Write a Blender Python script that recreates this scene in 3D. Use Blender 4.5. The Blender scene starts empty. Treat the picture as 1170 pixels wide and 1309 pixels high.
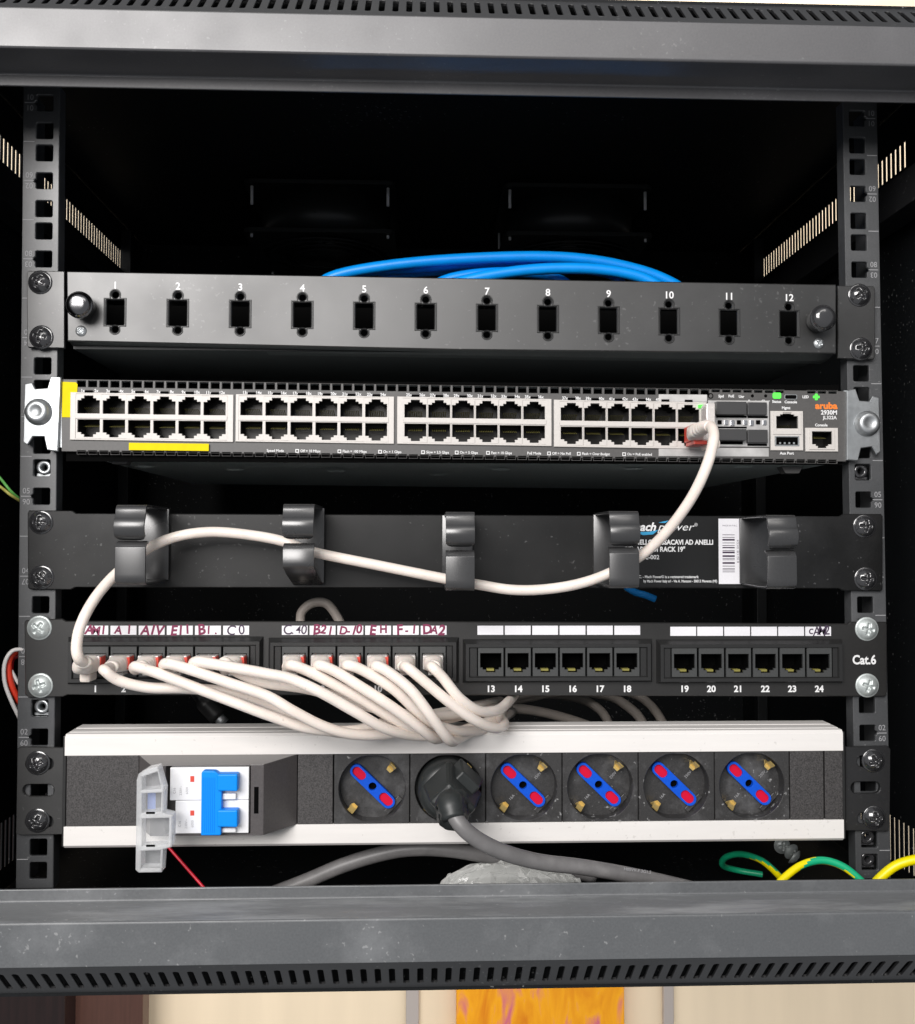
import bpy, math, random
from mathutils import Vector, Matrix, Euler, noise
from mathutils.geometry import delaunay_2d_cdt
random.seed(7)
D = bpy.data
sc = bpy.context.scene
COL = sc.collection
S = 0.001                                   # all coordinates below are millimetres

# ------------------------------------------------------------------ camera
CAM = Vector((-20.461, -537.341, -24.687)); ROT = Euler((1.6015703, -0.0016228, -0.0366460), 'XYZ')
FPX, PW, PH = 1215.797, 1170.0, 1309.0
cd = D.cameras.new('camera'); cam = D.objects.new('camera', cd); COL.objects.link(cam)
cam.location = CAM * S; cam.rotation_euler = ROT
cd.sensor_fit = 'HORIZONTAL'; cd.sensor_width = 36.0; cd.lens = 36.0 * FPX / PW
cd.clip_start = 0.01; cd.clip_end = 50.0
sc.camera = cam
# ------------------------------------------------------------------ light
w = D.worlds.new("World"); sc.world = w; w.use_nodes = True
wb = w.node_tree.nodes['Background']; wb.inputs[0].default_value = (0.92, 0.95, 1.0, 1); wb.inputs[1].default_value = 0.30
def area(name, loc, target, sx, sy, power, col):
    l = D.lights.new(name, 'AREA'); l.shape = 'RECTANGLE'; l.size = sx; l.size_y = sy; l.energy = power; l.color = col
    o = D.objects.new(name, l); COL.objects.link(o); o.location = loc
    o.rotation_euler = (Vector(target) - Vector(loc)).to_track_quat('-Z', 'Y').to_euler(); return o
area('window_light', (-0.72, -1.75, 0.74), (-0.1, 0, 0.05), 1.25, 0.95, 50, (1.0, 0.97, 0.95))
area('ceiling_light', (0.5, -1.9, 1.6), (0, 0, -0.1), 1.2, 0.6, 7, (1.0, 0.96, 0.92))
area('wall_fill_light', (0.1, 0.6, 2.2), (0.0, 1.25, -0.6), 1.8, 0.4, 27, (1.0, 0.95, 0.88)).data.spread = math.radians(56)  # unseen fill lamp, added to brighten the wall behind the cabinet
sc.view_settings.view_transform = 'Standard'; sc.view_settings.look = 'None'
sc.view_settings.exposure = 0.12; sc.view_settings.gamma = 1.0
sc.cycles.max_bounces = 8; sc.cycles.transparent_max_bounces = 12

RM = ROT.to_matrix()
def ray(px, py): return RM @ Vector(((px - PW / 2) / FPX, -(py - PH / 2) / FPX, -1.0))
def at(px, py, Y):                          # where the sight line of a measured point meets depth Y
    d = ray(px, py); t = (Y - CAM.y) / d.y; return (CAM.x + d.x * t, CAM.z + d.z * t)
def at3(px, py, Y): x, z = at(px, py, Y); return Vector((x, Y, z))
def lerp(a, b, t): return a + (b - a) * t

# ------------------------------------------------------------------ materials
def mat(name, col, rough=0.5, metal=0.0, spec=0.5, noise=0.0, nscale=900.0, bump=0.0, bscale=2500.0, rvar=0.0,
        emit=None, trans=0.0, coat=0.0, smudge=0.0, smudge_col=(0.35, 0.35, 0.36), sscale=14.0, stretch=(1, 1, 1), alpha=1.0, sss=0.0, specks=0.0, speck_col=(.5, .5, .5)):
    m = D.materials.new(name); m.use_nodes = True; nt = m.node_tree; N = nt.nodes; Lk = nt.links
    b = N['Principled BSDF']
    b.inputs['Base Color'].default_value = (*col, 1); b.inputs['Roughness'].default_value = rough
    b.inputs['Metallic'].default_value = metal; b.inputs['Specular IOR Level'].default_value = spec
    b.inputs['Coat Weight'].default_value = coat; b.inputs['Transmission Weight'].default_value = trans
    b.inputs['Alpha'].default_value = alpha
    if sss: b.inputs['Subsurface Weight'].default_value = sss; b.inputs['Subsurface Scale'].default_value = 0.003
    tc = N.new('ShaderNodeTexCoord'); mp = N.new('ShaderNodeMapping'); mp.inputs['Scale'].default_value = stretch
    Lk.new(tc.outputs['Object'], mp.inputs['Vector'])
    last = None
    if noise:
        n = N.new('ShaderNodeTexNoise'); n.inputs['Scale'].default_value = nscale; n.inputs['Detail'].default_value = 4
        Lk.new(mp.outputs[0], n.inputs['Vector'])
        r = N.new('ShaderNodeMapRange'); r.inputs[1].default_value = 0.3; r.inputs[2].default_value = 0.7
        r.inputs[3].default_value = 1 - noise; r.inputs[4].default_value = 1 + noise; Lk.new(n.outputs['Fac'], r.inputs[0])
        mx = N.new('ShaderNodeMix'); mx.data_type = 'RGBA'; mx.blend_type = 'MULTIPLY'; mx.inputs[0].default_value = 1
        mx.inputs[6].default_value = (*col, 1); Lk.new(r.outputs[0], mx.inputs[7]); last = mx.outputs[2]
    if smudge:
        n = N.new('ShaderNodeTexNoise'); n.inputs['Scale'].default_value = sscale; n.inputs['Detail'].default_value = 8; n.inputs['Roughness'].default_value = 0.65
        Lk.new(mp.outputs[0], n.inputs['Vector'])
        r = N.new('ShaderNodeMapRange'); r.inputs[1].default_value = 0.5; r.inputs[2].default_value = 0.74; r.inputs[3].default_value = 0; r.inputs[4].default_value = smudge
        Lk.new(n.outputs['Fac'], r.inputs[0])
        mx = N.new('ShaderNodeMix'); mx.data_type = 'RGBA'; Lk.new(r.outputs[0], mx.inputs[0])
        if last is None: mx.inputs[6].default_value = (*col, 1)
        else: Lk.new(last, mx.inputs[6])
        mx.inputs[7].default_value = (*smudge_col, 1); last = mx.outputs[2]
    if specks:
        mp2 = N.new('ShaderNodeMapping'); Lk.new(tc.outputs['Object'], mp2.inputs['Vector'])
        n = N.new('ShaderNodeTexNoise'); n.inputs['Scale'].default_value = 420; n.inputs['Detail'].default_value = 1.5; Lk.new(mp2.outputs[0], n.inputs['Vector'])
        n2 = N.new('ShaderNodeTexNoise'); n2.inputs['Scale'].default_value = 18; n2.inputs['Detail'].default_value = 3; Lk.new(mp2.outputs[0], n2.inputs['Vector'])
        a_ = N.new('ShaderNodeMath'); a_.operation = 'MULTIPLY_ADD'; a_.inputs[1].default_value = .35; Lk.new(n2.outputs['Fac'], a_.inputs[0]); Lk.new(n.outputs['Fac'], a_.inputs[2])
        r = N.new('ShaderNodeMapRange'); r.inputs[1].default_value = .885; r.inputs[2].default_value = .96; r.inputs[3].default_value = 0; r.inputs[4].default_value = specks
        Lk.new(a_.outputs[0], r.inputs[0])
        mx = N.new('ShaderNodeMix'); mx.data_type = 'RGBA'; Lk.new(r.outputs[0], mx.inputs[0])
        if last is None: mx.inputs[6].default_value = (*col, 1)
        else: Lk.new(last, mx.inputs[6])
        mx.inputs[7].default_value = (*speck_col, 1); last = mx.outputs[2]
    if last is not None: Lk.new(last, b.inputs['Base Color'])
    if rvar:
        n = N.new('ShaderNodeTexNoise'); n.inputs['Scale'].default_value = 22; n.inputs['Detail'].default_value = 6
        Lk.new(mp.outputs[0], n.inputs['Vector'])
        r = N.new('ShaderNodeMapRange'); r.inputs[1].default_value = 0.3; r.inputs[2].default_value = 0.7
        r.inputs[3].default_value = rough - rvar; r.inputs[4].default_value = rough + rvar
        Lk.new(n.outputs['Fac'], r.inputs[0]); Lk.new(r.outputs[0], b.inputs['Roughness'])
    if bump:
        n = N.new('ShaderNodeTexNoise'); n.inputs['Scale'].default_value = bscale; n.inputs['Detail'].default_value = 2
        Lk.new(mp.outputs[0], n.inputs['Vector'])
        bp = N.new('ShaderNodeBump'); bp.inputs['Strength'].default_value = bump; bp.inputs['Distance'].default_value = 0.00003
        Lk.new(n.outputs['Fac'], bp.inputs['Height']); Lk.new(bp.outputs[0], b.inputs['Normal'])
    if emit: b.inputs['Emission Color'].default_value = (*emit[0], 1); b.inputs['Emission Strength'].default_value = emit[1]
    return m
PAINT = mat('black_powder_paint', (.018, .018, .019), .42, spec=.6, noise=.12, bump=.25, rvar=.05, specks=.15)
RAILP = mat('rail_paint', (.055, .057, .06), .42, spec=.8, noise=.12, bump=.2, rvar=.06, smudge=.12, specks=.15)
PANELP = mat('panel_paint', (.016, .0157, .0152), .45, spec=.8, noise=.12, bump=.3, rvar=.05, smudge=.04, specks=.12)
FPAINT = mat('fiber_panel_paint', (.011, .011, .0108), .43, spec=.70, noise=.1, bump=.3, rvar=.04, smudge=.04, specks=.10)
CMPAINT = mat('ring_panel_paint', (.006, .006, .006), .36, spec=.42, noise=.12, bump=.2, rvar=.06, smudge=.05, sscale=9, specks=.12)
DARKP = mat('matt_black_paint', (.010, .011, .012), .5, spec=.35, noise=.15, bump=.2)
INSIDE = mat('cabinet_inside_paint', (.007, .008, .009), .55, spec=.2, noise=.2, specks=.3)
BEAMP = mat('frame_paint', (.082, .081, .085), .40, spec=.8, noise=.1, bump=.15, rvar=.06, smudge=.12, sscale=9, specks=.12)
for _m, _i in ((RAILP, 1.55), (PANELP, 1.55), (FPAINT, 1.65), (BEAMP, 1.55)): _m.node_tree.nodes['Principled BSDF'].inputs['IOR'].default_value = _i
FACEP = mat('scuffed_frame_paint', (.10, .105, .11), .42, spec=.7, noise=.1, rvar=.1, smudge=.24, smudge_col=(.4, .41, .42), sscale=18, bump=.1, specks=.3)
LEDGEP = mat('dusty_frame_paint', (.17, .176, .182), .45, spec=.7, noise=.1, rvar=.1, smudge=.75, smudge_col=(.42, .43, .44), sscale=30, stretch=(.35, 2, 5), specks=.3)
SWP = mat('switch_grey_paint', (.085, .082, .08), .48, spec=.5, noise=.08, bump=.2)
SWUNDER = mat('switch_underside_steel', (.66, .74, .73), .4, metal=.1, spec=.7, noise=.15, rvar=.1)
IVORY = mat('ivory_port_plastic', (.60, .57, .54), .4, noise=.04)
PLBLK = mat('black_plastic', (.018, .018, .018), .38, spec=.5, noise=.1, bump=.15, bscale=1800)
SOCKP = mat('socket_black_plastic', (.032, .031, .031), .42, spec=.6, noise=.3, nscale=1300, bump=.8, bscale=1500, smudge=.25, sscale=50, specks=.5)
BLANKP = mat('speckled_black_plastic', (.05, .047, .047), .55, spec=.5, noise=.6, nscale=1500, bump=1.0, bscale=1600)
JACKP = mat('keystone_grey_plastic', (.05, .052, .052), .45, spec=.5, noise=.1)
HOLE = mat('cavity_black', (.003, .003, .003), .9, spec=.02)  # near black in place of shade inside openings; also on small black parts
CAVM = mat('port_cavity_metal', (.02, .019, .018), .35, metal=.6)
STEEL = mat('zinc_steel', (.50, .52, .53), .4, metal=.85, noise=.1, nscale=300, bump=.15, rvar=.1)
CHROME = mat('bright_steel', (.72, .72, .74), .22, metal=1.0, rvar=.06)
ZINC = mat('pale_zinc', (.52, .56, .55), .42, metal=.45, noise=.12, nscale=500)
BSCREW = mat('black_oxide_steel', (.03, .03, .032), .16, metal=.0, spec=1.0, coat=.6)
ALU = mat('white_aluminium', (.78, .755, .73), .42, noise=.03, nscale=200, stretch=(.1, 1, 1), spec=.4, specks=.25, speck_col=(.35, .33, .3))
CORD = mat('ivory_cable_sheath', (.84, .755, .685), .36, noise=.07, nscale=60, sss=.05, smudge=.22, smudge_col=(.50, .41, .34), sscale=45, specks=.3, speck_col=(.3, .24, .2))
BOOT = mat('ivory_rubber_boot', (.85, .77, .705), .33, noise=.05, nscale=80, sss=.08, smudge=.12, smudge_col=(.5, .4, .34), sscale=60)
CORDD = mat('grey_brown_cable_sheath', (.42, .37, .33), .5, noise=.08, nscale=120)  # even grey-brown, darker than the ivory sheath
CLEARP = mat('clear_plug_plastic', (.86, .82, .79), .12, trans=.35, spec=.9)
REDP = mat('red_plastic', (.66, .075, .05), .35)
GREYC = mat('grey_rubber_sheath', (.16, .155, .155), .42, noise=.1, nscale=150, smudge=.35, smudge_col=(.4, .39, .38), sscale=35)
PLUGM = mat('dark_rubber_plug', (.022, .025, .025), .42, spec=.5, noise=.1, bump=.1)
BLUEC = mat('blue_cable_sheath', (.0, .32, .95), .38, noise=.05, nscale=100)
BLUEP = mat('blue_plastic', (.0, .25, .85), .45, spec=.25)
SBLUE = mat('socket_blue_plastic', (.004, .085, .60), .5, spec=.2, noise=.08)
SRED = mat('socket_red_shutter', (.62, .004, .035), .5, spec=.2)
BRASS = mat('brass', (.90, .66, .24), .28, metal=.65)
GOLD = mat('gold_contact', (.30, .27, .07), .5, metal=.3)
WHITEP = mat('white_plastic', (.80, .80, .81), .35, noise=.02)
LABEL = mat('white_paper_label', (.80, .79, .82), .6, noise=.03)
INK = mat('white_print', (.80, .80, .80), .5)
DIMINK = mat('grey_print', (.34, .34, .35), .5)
MARKR = mat('red_marker_ink', (.20, .02, .07), .6)
MARKB = mat('black_marker_ink', (.05, .03, .06), .6)
BLUEINK = mat('blue_print', (.03, .33, .60), .5)
ORANGE = mat('orange_print', (.85, .22, .03), .5)
YELLOW = mat('yellow_tape', (.74, .60, .0), .6, spec=.15, noise=.04, nscale=200)
STICK = mat('black_glossy_sticker', (.012, .012, .012), .25, spec=.5, noise=.1)
FLAP = mat('frosted_clear_plastic', (.92, .93, .94), .18, trans=.3, spec=.9, noise=.05, alpha=.50)
FLAPB = mat('clear_flap_film', (.8, .82, .84), .2, trans=.2, alpha=.22, spec=.9)
BAG = mat('clear_plastic_bag', (.90, .91, .88), .08, trans=.0, alpha=.42, spec=1.0)
GREEN = mat('lit_green_lamp', (.05, .6, .05), .4, emit=((.12, 1, .08), .9))
YEL = mat('yellow_wire_sheath', (.85, .72, .0), .35); GRN = mat('green_wire_sheath', (.01, .42, .20), .35)
YGN = mat('light_green_wire_sheath', (.14, .5, .1), .4)
REDW = mat('red_wire_sheath', (.6, .01, .03), .35); WHW = mat('white_wire_sheath', (.75, .72, .70), .4)
RED2 = mat('bright_red_wire_sheath', (.78, .05, .02), .4)

# ------------------------------------------------------------------ mesh tools
class M:
    def __init__(s): s.v = []; s.f = []; s.mi = []; s.k = 0; s.sm = []
    def mat(s, k): s.k = k; return s
    def add(s, vs, fs, smooth=False):
        o = len(s.v); s.v += [tuple(v) for v in vs]; s.f += [tuple(i + o for i in f) for f in fs]
        s.mi += [s.k] * len(fs); s.sm += [smooth] * len(fs); return s
    def box(s, x0, x1, y0, y1, z0, z1):
        x0, x1 = sorted((x0, x1)); y0, y1 = sorted((y0, y1)); z0, z1 = sorted((z0, z1))
        return s.add([(x0, y0, z0), (x1, y0, z0), (x1, y1, z0), (x0, y1, z0), (x0, y0, z1), (x1, y0, z1), (x1, y1, z1), (x0, y1, z1)],
              [(0, 3, 2, 1), (4, 5, 6, 7), (0, 1, 5, 4), (1, 2, 6, 5), (2, 3, 7, 6), (3, 0, 4, 7)])
    def prism(s, pts, y0, y1):              # polygon in XZ, pulled along Y
        n = len(pts); a = sum(pts[i][0] * pts[(i + 1) % n][1] - pts[(i + 1) % n][0] * pts[i][1] for i in range(n))
        if a < 0: pts = pts[::-1]
        v = [(x, y0, z) for x, z in pts] + [(x, y1, z) for x, z in pts]
        return s.add(v, [tuple(range(n)), tuple(range(2 * n - 1, n - 1, -1))] + [((i + 1) % n, i, i + n, (i + 1) % n + n) for i in range(n)])
    def sweepx(s, pts, x0, x1):             # polygon in YZ, pulled along X
        n = len(pts); a = sum(pts[i][0] * pts[(i + 1) % n][1] - pts[(i + 1) % n][0] * pts[i][1] for i in range(n))
        if a < 0: pts = pts[::-1]
        v = [(x0, y, z) for y, z in pts] + [(x1, y, z) for y, z in pts]
        return s.add(v, [tuple(range(n - 1, -1, -1)), tuple(range(n, 2 * n))] + [(i, (i + 1) % n, (i + 1) % n + n, i + n) for i in range(n)])
    def strip(s, path, x0, x1, th, wf=None):  # bent sheet metal: path in YZ
        n = len(path); P = [Vector(p) for p in path]; v = []; f = []
        for i, p in enumerate(P):
            t = (P[min(i + 1, n - 1)] - P[max(i - 1, 0)]).normalized(); nr = Vector((-t.y, t.x)) * th / 2
            k = wf(i / (n - 1)) if wf else 1.0; c = (x0 + x1) / 2; h = (x1 - x0) / 2 * k
            for q in (p + nr, p - nr): v += [(c - h, q.x, q.y), (c + h, q.x, q.y)]
        for i in range(n - 1):
            a = 4 * i; b = a + 4
            f += [(a, a + 1, b + 1, b), (a + 2, b + 2, b + 3, a + 3), (a, b, b + 2, a + 2), (a + 1, a + 3, b + 3, b + 1)]
        e = 4 * (n - 1); f += [(0, 2, 3, 1), (e, e + 1, e + 3, e + 2)]
        return s.add(v, f, True)
    def lathe(s, prof, cx, cz, n=24, smooth=True):     # profile (r, y), axis along Y
        v = []; f = []; m = len(prof)
        for i in range(n):
            a = 2 * math.pi * i / n
            for r, y in prof: v.append((cx + r * math.cos(a), y, cz + r * math.sin(a)))
        for i in range(n):
            for j in range(m - 1):
                a = i * m + j; b = ((i + 1) % n) * m + j; f.append((a, b, b + 1, a + 1))
        return s.add(v, f, smooth)
    def tube(s, P, r, n=12, split=None, flat=1.0, sq=0.0):    # P: list of Vector, r number or list; split=(matA,matB)
        P = [Vector(p) for p in P]; m = len(P); R = r if isinstance(r, (list, tuple)) else [r] * m
        t0 = (P[1] - P[0]).normalized(); u = t0.orthogonal().normalized()
        v = []
        for i, p in enumerate(P):
            t = (P[min(i + 1, m - 1)] - P[max(i - 1, 0)]).normalized(); u = (u - t * u.dot(t)).normalized(); q = t.cross(u)
            e_ = (sq[i] if isinstance(sq, list) else sq)
            if sq and i == 0: u = (Vector((1, 0, 0)) - t * t.x).normalized(); q = t.cross(u)
            for k in range(n):
                a = 2 * math.pi * (k + .5 * bool(sq)) / n; ca, sa = math.cos(a), math.sin(a); g_ = 1.0 + e_ * ((abs(ca) ** 5 + abs(sa) ** 5) ** (-.2) - 1)
                v.append(p + (u * ca + q * sa * flat) * R[i] * g_)
        if split:
            o = len(s.v); s.add(v, [(i * n + k, i * n + (k + 1) % n, (i + 1) * n + (k + 1) % n, (i + 1) * n + k) for i in range(m - 1) for k in range(n)], True)
            s.mi[-(m - 1) * n:] = [split[0] if ((k + 5 + i * .05) % n) < n * (1.45 - 1.6 * i / (m - 1)) else split[1] for i in range(m - 1) for k in range(n)]
        else:
            s.add(v, [(i * n + k, i * n + (k + 1) % n, (i + 1) * n + (k + 1) % n, (i + 1) * n + k) for i in range(m - 1) for k in range(n)]
              + [tuple(range(n - 1, -1, -1)), tuple(range((m - 1) * n, m * n))], True)
        return s
    def mesh(s, o=(0, 0, 0), name='m', mats=()):
        me = D.meshes.new(name)
        me.from_pydata([((x - o[0]) * S, (y - o[1]) * S, (z - o[2]) * S) for x, y, z in s.v], [], s.f)
        for m in mats: me.materials.append(m)
        me.polygons.foreach_set('material_index', s.mi); me.polygons.foreach_set('use_smooth', s.sm); me.update(); return me
    def addmesh(s, me, fn):                # fn maps metres-local Vector to mm
        return s.add([fn(v.co) for v in me.vertices], [tuple(p.vertices) for p in me.polygons])

def org(o): return getattr(o, '_o', None)
ORG = {}
def root(name, label, cat, loc=(0, 0, 0), group=None, kind=None):
    o = D.objects.new(name, None); COL.objects.link(o); o.location = Vector(loc) * S; o.empty_display_size = .01
    o['label'] = label
    if cat: o['category'] = cat
    if group: o['group'] = group
    if kind: o['kind'] = kind
    ORG[o] = Vector(loc); return o
def link(me, name, parent, loc=None, bevel=0, label=None):
    o = D.objects.new(name, me); COL.objects.link(o)
    if parent is not None: o.parent = parent
    base = ORG.get(parent, Vector((0, 0, 0)))
    if loc is not None: o.location = (Vector(loc) - base) * S
    ORG[o] = Vector(loc) if loc is not None else base
    if bevel:
        b = o.modifiers.new('bevel', 'BEVEL'); b.width = bevel * S; b.segments = 2; b.limit_method = 'ANGLE'; b.angle_limit = .6
    if label: o['label'] = label
    return o
def build(m, name, mats, parent=None, bevel=0, label=None):
    if not isinstance(mats, (list, tuple)): mats = [mats]
    if isinstance(m, Ink):
        for w_ in m.words: build(w_, name, mats, parent)
        if not m.v: return
    return link(m.mesh(ORG.get(parent, (0, 0, 0)), name, mats), name, parent, None, bevel, label)
def thing1(m, name, mats, label, cat, loc=(0, 0, 0), group=None, bevel=0, kind=None):
    if not isinstance(mats, (list, tuple)): mats = [mats]
    o = D.objects.new(name, m.mesh(loc, name, mats)); COL.objects.link(o); o.location = Vector(loc) * S; ORG[o] = Vector(loc)
    if label: o['label'] = label
    if cat: o['category'] = cat
    if group: o['group'] = group
    if kind: o['kind'] = kind
    if bevel:
        b = o.modifiers.new('bevel', 'BEVEL'); b.width = bevel * S; b.segments = 2; b.limit_method = 'ANGLE'; b.angle_limit = .6
    return o
def _area(p): return sum(p[i][0] * p[(i + 1) % len(p)][1] - p[(i + 1) % len(p)][0] * p[i][1] for i in range(len(p)))
def _inset(p, d):                          # moves every edge of a ccw loop inwards by d
    n = len(p); out = []
    for i in range(n):
        a, b, c = Vector(p[i - 1]), Vector(p[i]), Vector(p[(i + 1) % n]); e = (b - a).normalized(); f = (c - b).normalized()
        n1, n2 = Vector((-e.y, e.x)), Vector((-f.y, f.x)); k = n1 + n2; q = k.dot(n1)
        out.append(tuple(b + k * (d / max(q, .35))))
    return out
def _inside(x, y, p):
    r = False; n = len(p)
    for i in range(n):
        x1, y1 = p[i]; x2, y2 = p[i - 1]
        if (y1 > y) != (y2 > y) and x < (x2 - x1) * (y - y1) / (y2 - y1) + x1: r = not r
    return r
def plate_mesh(outer, holes, th, bev=0.3):   # sheet in XZ with real holes and eased front edges; local Y from 0 (front) to th (back)
    loops = [list(outer)] + [list(h) for h in holes]
    if _area(loops[0]) < 0: loops[0].reverse()
    for h in loops[1:]:
        if _area(h) > 0: h.reverse()
    ins = [_inset(l, bev) for l in loops]
    V = [Vector(p) for l in ins for p in l]; E = []; o = 0
    for l in ins: E += [(o + i, o + (i + 1) % len(l)) for i in range(len(l))]; o += len(l)
    vv, ee, ff, _, _, _ = delaunay_2d_cdt(V, E, [], 0, 1e-6, False)
    bb = [(min(q[0] for q in h), max(q[0] for q in h), min(q[1] for q in h), max(q[1] for q in h), h) for h in ins[1:]]
    tri = []
    for f in ff:
        cx = sum(vv[i].x for i in f) / 3; cy = sum(vv[i].y for i in f) / 3
        if _inside(cx, cy, ins[0]) and not any(a < cx < b and c < cy < d and _inside(cx, cy, h) for a, b, c, d, h in bb): tri.append(tuple(f))
    vs = [(v.x, 0, v.y) for v in vv]; fs = [f if (vv[f[1]] - vv[f[0]]).cross(vv[f[2]] - vv[f[0]]) > 0 else f[::-1] for f in tri]
    nb = len(vs); vs += [(v.x, th, v.y) for v in vv]; fs += [tuple(i + nb for i in f[::-1]) for f in fs]
    for l, q in zip(loops, ins):
        n = len(l); o = len(vs)
        vs += [(x, 0, z) for x, z in q] + [(x, bev, z) for x, z in l] + [(x, th - .01, z) for x, z in l] + [(x, th, z) for x, z in q]
        for r in range(3): fs += [(o + r * n + i, o + (r + 1) * n + i, o + (r + 1) * n + (i + 1) % n, o + r * n + (i + 1) % n) for i in range(n)]
    return vs, fs
def plate(m, outer, holes, y0, th, bev=0.3):
    vs, fs = plate_mesh(outer, holes, th, bev); return m.add([(x, y + y0, z) for x, y, z in vs], fs)
class Ink(M):
    def __init__(s): super().__init__(); s.words = []
def text(m, s, x, z, y, h, bold=0.0, align='CENTER', rot=0.0, sx=1.0, shear=0.0):
    if isinstance(m, Ink): k_ = M(); m.words.append(k_); return text(k_, s, x, z, y, h, bold, align, rot, sx, shear)
    cu = D.curves.new('t', 'FONT'); cu.body = s; cu.size = 1.0; cu.align_x = align; cu.align_y = 'CENTER'; cu.extrude = 0.0; cu.resolution_u = 3
    cu.offset = bold; cu.shear = shear
    ob = D.objects.new('t', cu); me = D.meshes.new_from_object(ob); D.objects.remove(ob)
    k = h / 0.70; c, sn = math.cos(rot), math.sin(rot)
    def fn(v):
        a = v.x * k * sx; b = v.y * k; return (x + a * c - b * sn, y, z + a * sn + b * c)
    m.addmesh(me, fn); D.meshes.remove(me)
def rect(x0, x1, z0, z1): return [(x0, z0), (x1, z0), (x1, z1), (x0, z1)]
def rrect(cx, cz, w_, h_, r=1.0, n=3):
    pts = []
    for sx_, sz_, a0 in ((1, -1, -90), (1, 1, 0), (-1, 1, 90), (-1, -1, 180)):
        for i in range(n + 1):
            a = math.radians(a0 + 90 * i / n); pts.append((cx + sx_ * (w_ / 2 - r) + r * math.cos(a), cz + sz_ * (h_ / 2 - r) + r * math.sin(a)))
    return pts
def circ(cx, cz, r, n=14): return [(cx + r * math.cos(2 * math.pi * i / n), cz + r * math.sin(2 * math.pi * i / n)) for i in range(n)]
def pxq(x0, y0, x1, y1, Y):                 # measured rectangle -> x0,x1,z0,z1 at depth Y
    a = at(x0, y0, Y); b = at(x1, y1, Y); return min(a[0], b[0]), max(a[0], b[0]), min(a[1], b[1]), max(a[1], b[1])
def spline(P, per=8):
    P = [Vector(p) for p in P]; Q = [P[0] * 2 - P[1]] + P + [P[-1] * 2 - P[-2]]; out = []
    for i in range(1, len(Q) - 2):
        a, b, c, d = Q[i - 1:i + 3]
        for k in range(per):
            t = k / per; out.append(.5 * ((2 * b) + (c - a) * t + (2 * a - 5 * b + 4 * c - d) * t * t + (3 * b - a - 3 * c + d) * t ** 3))
    out.append(P[-1]); return out
def path(*pts): return [at3(*p) for p in pts]

# ------------------------------------------------------------------ setting behind the cabinet
WY = 1250
m = M(); m.box(-2200, 2200, WY, WY + 30, -1500, 1800)
WALL = mat('cream_wall_panel', (.78, .655, .485), .6, noise=.05, nscale=3, bump=.1, bscale=200, stretch=(6, 1, .6))
thing1(m, 'wall', WALL, 'cream panelled wall behind and beyond the rack cabinet', None, (0, WY, -1500), kind='structure')
def back_panel(name, x0, x1, ytop, ybot, Y, th, material, label, cat, bevel=2):
    a = at(x0, ytop, Y); b = at(x1, ybot, Y); m = M(); m.box(a[0], b[0], Y, Y + th, b[1], a[1])
    return thing1(m, name, material, label, cat, ((a[0] + b[0]) / 2, Y, b[1]), bevel=bevel)
WOOD = mat('dark_wood', (.014, .006, .0055), .4, noise=.3, nscale=6, stretch=(20, 1, 1)); WOOD2 = mat('brown_wood', (.075, .033, .024), .45, noise=.15, nscale=8, stretch=(20, 1, 1))
back_panel('wood_pillar', -260, 80, 1000, 1500, 1100, 60, WOOD, 'dark brown wooden pillar at far left under the cabinet', 'pillar')
back_panel('wood_board', 81, 180, 1000, 1500, 1150, 40, WOOD2, 'reddish brown wooden board between dark pillar and cream wall', 'board')
STRIPM = mat('grey_metal_strip', (.42, .38, .36), .4)
back_panel('wall_strip', 520, 535, 1000, 1500, WY - 12, 11, STRIPM, 'thin grey vertical joint strip left of the orange painting', 'strip')
back_panel('wall_strip', 847, 863, 1000, 1500, WY - 12, 11, STRIPM, 'thin grey vertical joint strip right of the orange painting', 'strip')
# abstract painting
pm = D.materials.new('orange_abstract_paint'); pm.use_nodes = True; nt = pm.node_tree; b = nt.nodes['Principled BSDF']; b.inputs['Roughness'].default_value = .5
tc = nt.nodes.new('ShaderNodeTexCoord'); mp = nt.nodes.new('ShaderNodeMapping'); mp.inputs['Scale'].default_value = (4.5, 1, 1.1)
n1 = nt.nodes.new('ShaderNodeTexNoise'); n1.inputs['Scale'].default_value = 5; n1.inputs['Detail'].default_value = 9; n1.inputs['Distortion'].default_value = 1.2
cr = nt.nodes.new('ShaderNodeValToRGB'); e = cr.color_ramp.elements; e[0].position = .3; e[0].color = (.70, .20, .0, 1); e[1].position = .56; e[1].color = (.92, .40, .005, 1)
x = cr.color_ramp.elements.new(.685); x.color = (.62, .14, .22, 1); x = cr.color_ramp.elements.new(.75); x.color = (.80, .30, .04, 1)
nt.links.new(tc.outputs['Object'], mp.inputs[0]); nt.links.new(mp.outputs[0], n1.inputs['Vector']); nt.links.new(n1.outputs['Fac'], cr.inputs[0]); nt.links.new(cr.outputs[0], b.inputs['Base Color'])
back_panel('abstract_painting', 584, 800, 1100, 1700, WY - 30, 29, pm, 'orange abstract canvas with pinkish streaks hanging on the cream wall', 'painting')

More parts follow.
